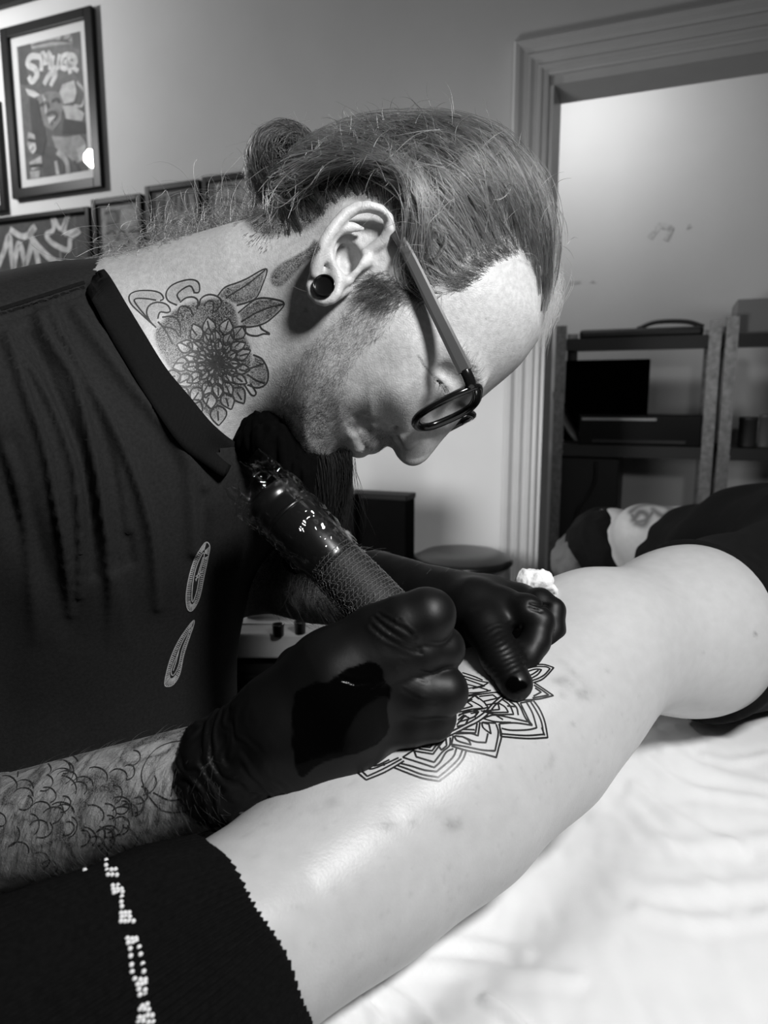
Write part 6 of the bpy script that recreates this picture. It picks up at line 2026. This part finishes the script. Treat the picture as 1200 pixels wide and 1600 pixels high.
for k in range(26):
    t = k / 25
    a = hp(664 + 36 * t, 577 + 31 * t, 46 - 5 * t)
    dv = np.array([Gz[0] * .8 - .25, Gz[1] * .8 - .1, .35]); dv += HRNG.normal(0, .12, 3)
    q = np.linspace(0, 1, 6)[:, None]
    lash.append(from_head(a + q * dv * 7 + q * q * np.array([1.5, .5, 1.0])))
curves_obj('eyelashes', lash, 0.00013, mat('lash', .004, rough=.5), artist)['kind'] = 'stuff'
brow = short(spline([(700, 548), (722, 548), (745, 575), (752, 604), (742, 604), (728, 580), (708, 560)], 4, True), 170, .007, (.5, -.2), .35, HAIR, .00008, 's')
curves_obj('eyebrow', brow, 0.00007, HAIR, artist)['kind'] = 'stuff'
# ---- beard: long, hanging straight down from the chin
def beard_shade_core(P):
    A = lambda x, y, n: from_head(hp(x, y, n))[0]
    f = chain(P, [A(436, 684, 0), A(492, 742, 0), A(486, 800, 0), A(466, 875, 0)], [.032, .020, .021, .010], .01)
    f = smin(f, chain(P, [A(396, 690, 18), A(428, 692, 22), A(462, 738, 18), A(470, 785, 10)], [.010, .014, .013, .008], .006), .012)  # left end is dark bulk added over the throat to stand for its shade
    return f + 0.0022 * vnoise(P * np.array([1, 1, .25]), 330, 2)
bb_ = from_head(hp(470, 750, 0))[0]
kV2, kF2 = sdf_mesh(beard_shade_core, bb_ + np.array([-.075, -.07, -.10]), bb_ + np.array([.075, .07, .09]), 0.002)
mk('beard_shade_mass', kV2, kF2, UNDER, artist)
brd = []
for k in range(3600):
    x = HRNG.uniform(425, 548); n0 = HRNG.uniform(-24, 34) * (1 - .35 * (x > 520))
    ytop = np.interp(x, [418, 440, 470, 510, 552], [640, 690, 722, 726, 713])
    a = hp(x, ytop - HRNG.uniform(2, 18), n0 * .7)
    L_ = HRNG.uniform(30, 100) * np.interp(x, [418, 500, 552], [1, 1, .8])
    tgt = np.array([hp(HRNG.normal(478, 18), 800, 0)[0] - a[0], 0, -a[2] * .5])
    t = np.linspace(0, 1, 12)[:, None]
    ph = HRNG.uniform(0, 6.28)
    s_ = a + t * np.array([0, -L_, 0]) + t * t * tgt * .8 + np.sin(t * 5 + ph) * np.array([2.4, 0, 2.0]) * t + np.array([4, 0, 0]) * np.sin(t * 3.1)
    brd.append(from_head(s_))
for k in range(40):
    a = hp(HRNG.uniform(500, 555), 716, HRNG.uniform(-10, 20))
    t = np.linspace(0, 1, 12)[:, None]; L_ = HRNG.uniform(20, 60); ph = HRNG.uniform(0, 6)
    brd.append(from_head(a + t * np.array([HRNG.uniform(2, 10), -L_, 0]) + t * np.sin(t * 5 + ph) * np.array([5, 0, 3])))
beard = curves_obj('beard', brd, 0.00011, BEARDK, artist); beard['kind'] = 'stuff'
beard['label'] = 'long dark beard hanging from the chin'
# ---- hair on the forearms
def arm_hair(px, py, n, skin, length, direc, jit):
    out = []
    for x, y in zip(px, py):
        p, nn = skin.hit(x, y)
        if p is None: continue
        d = direc[0] * RIGHT - direc[1] * UP + HRNG.normal(0, jit, 3); d = d - nn * (d @ nn); d /= np.linalg.norm(d)
        L_ = length * HRNG.uniform(.5, 1.3); t = np.linspace(0, 1, 6)[:, None]
        out.append(p + L_ * (t * d + (t * .45 - t * t * .25) * nn + t * t * HRNG.normal(0, .25) * np.cross(nn, d)))
    return out
ah = arm_hair(HRNG.uniform(0, 345, 1500), HRNG.uniform(1125, 1360, 1500), 0, arm_skin, .011, (.35, .75), .35)
curves_obj('forearm_hair', ah, 0.00007, STUBM, artist)['kind'] = 'stuff'
fah = arm_hair(HRNG.uniform(420, 700, 1200), HRNG.uniform(830, 985, 1200), 0, sub_skin(m_far), .014, (.8, .35), .35)
curves_obj('far_forearm_hair', fah, 0.00009, STUBM, artist)['kind'] = 'stuff'
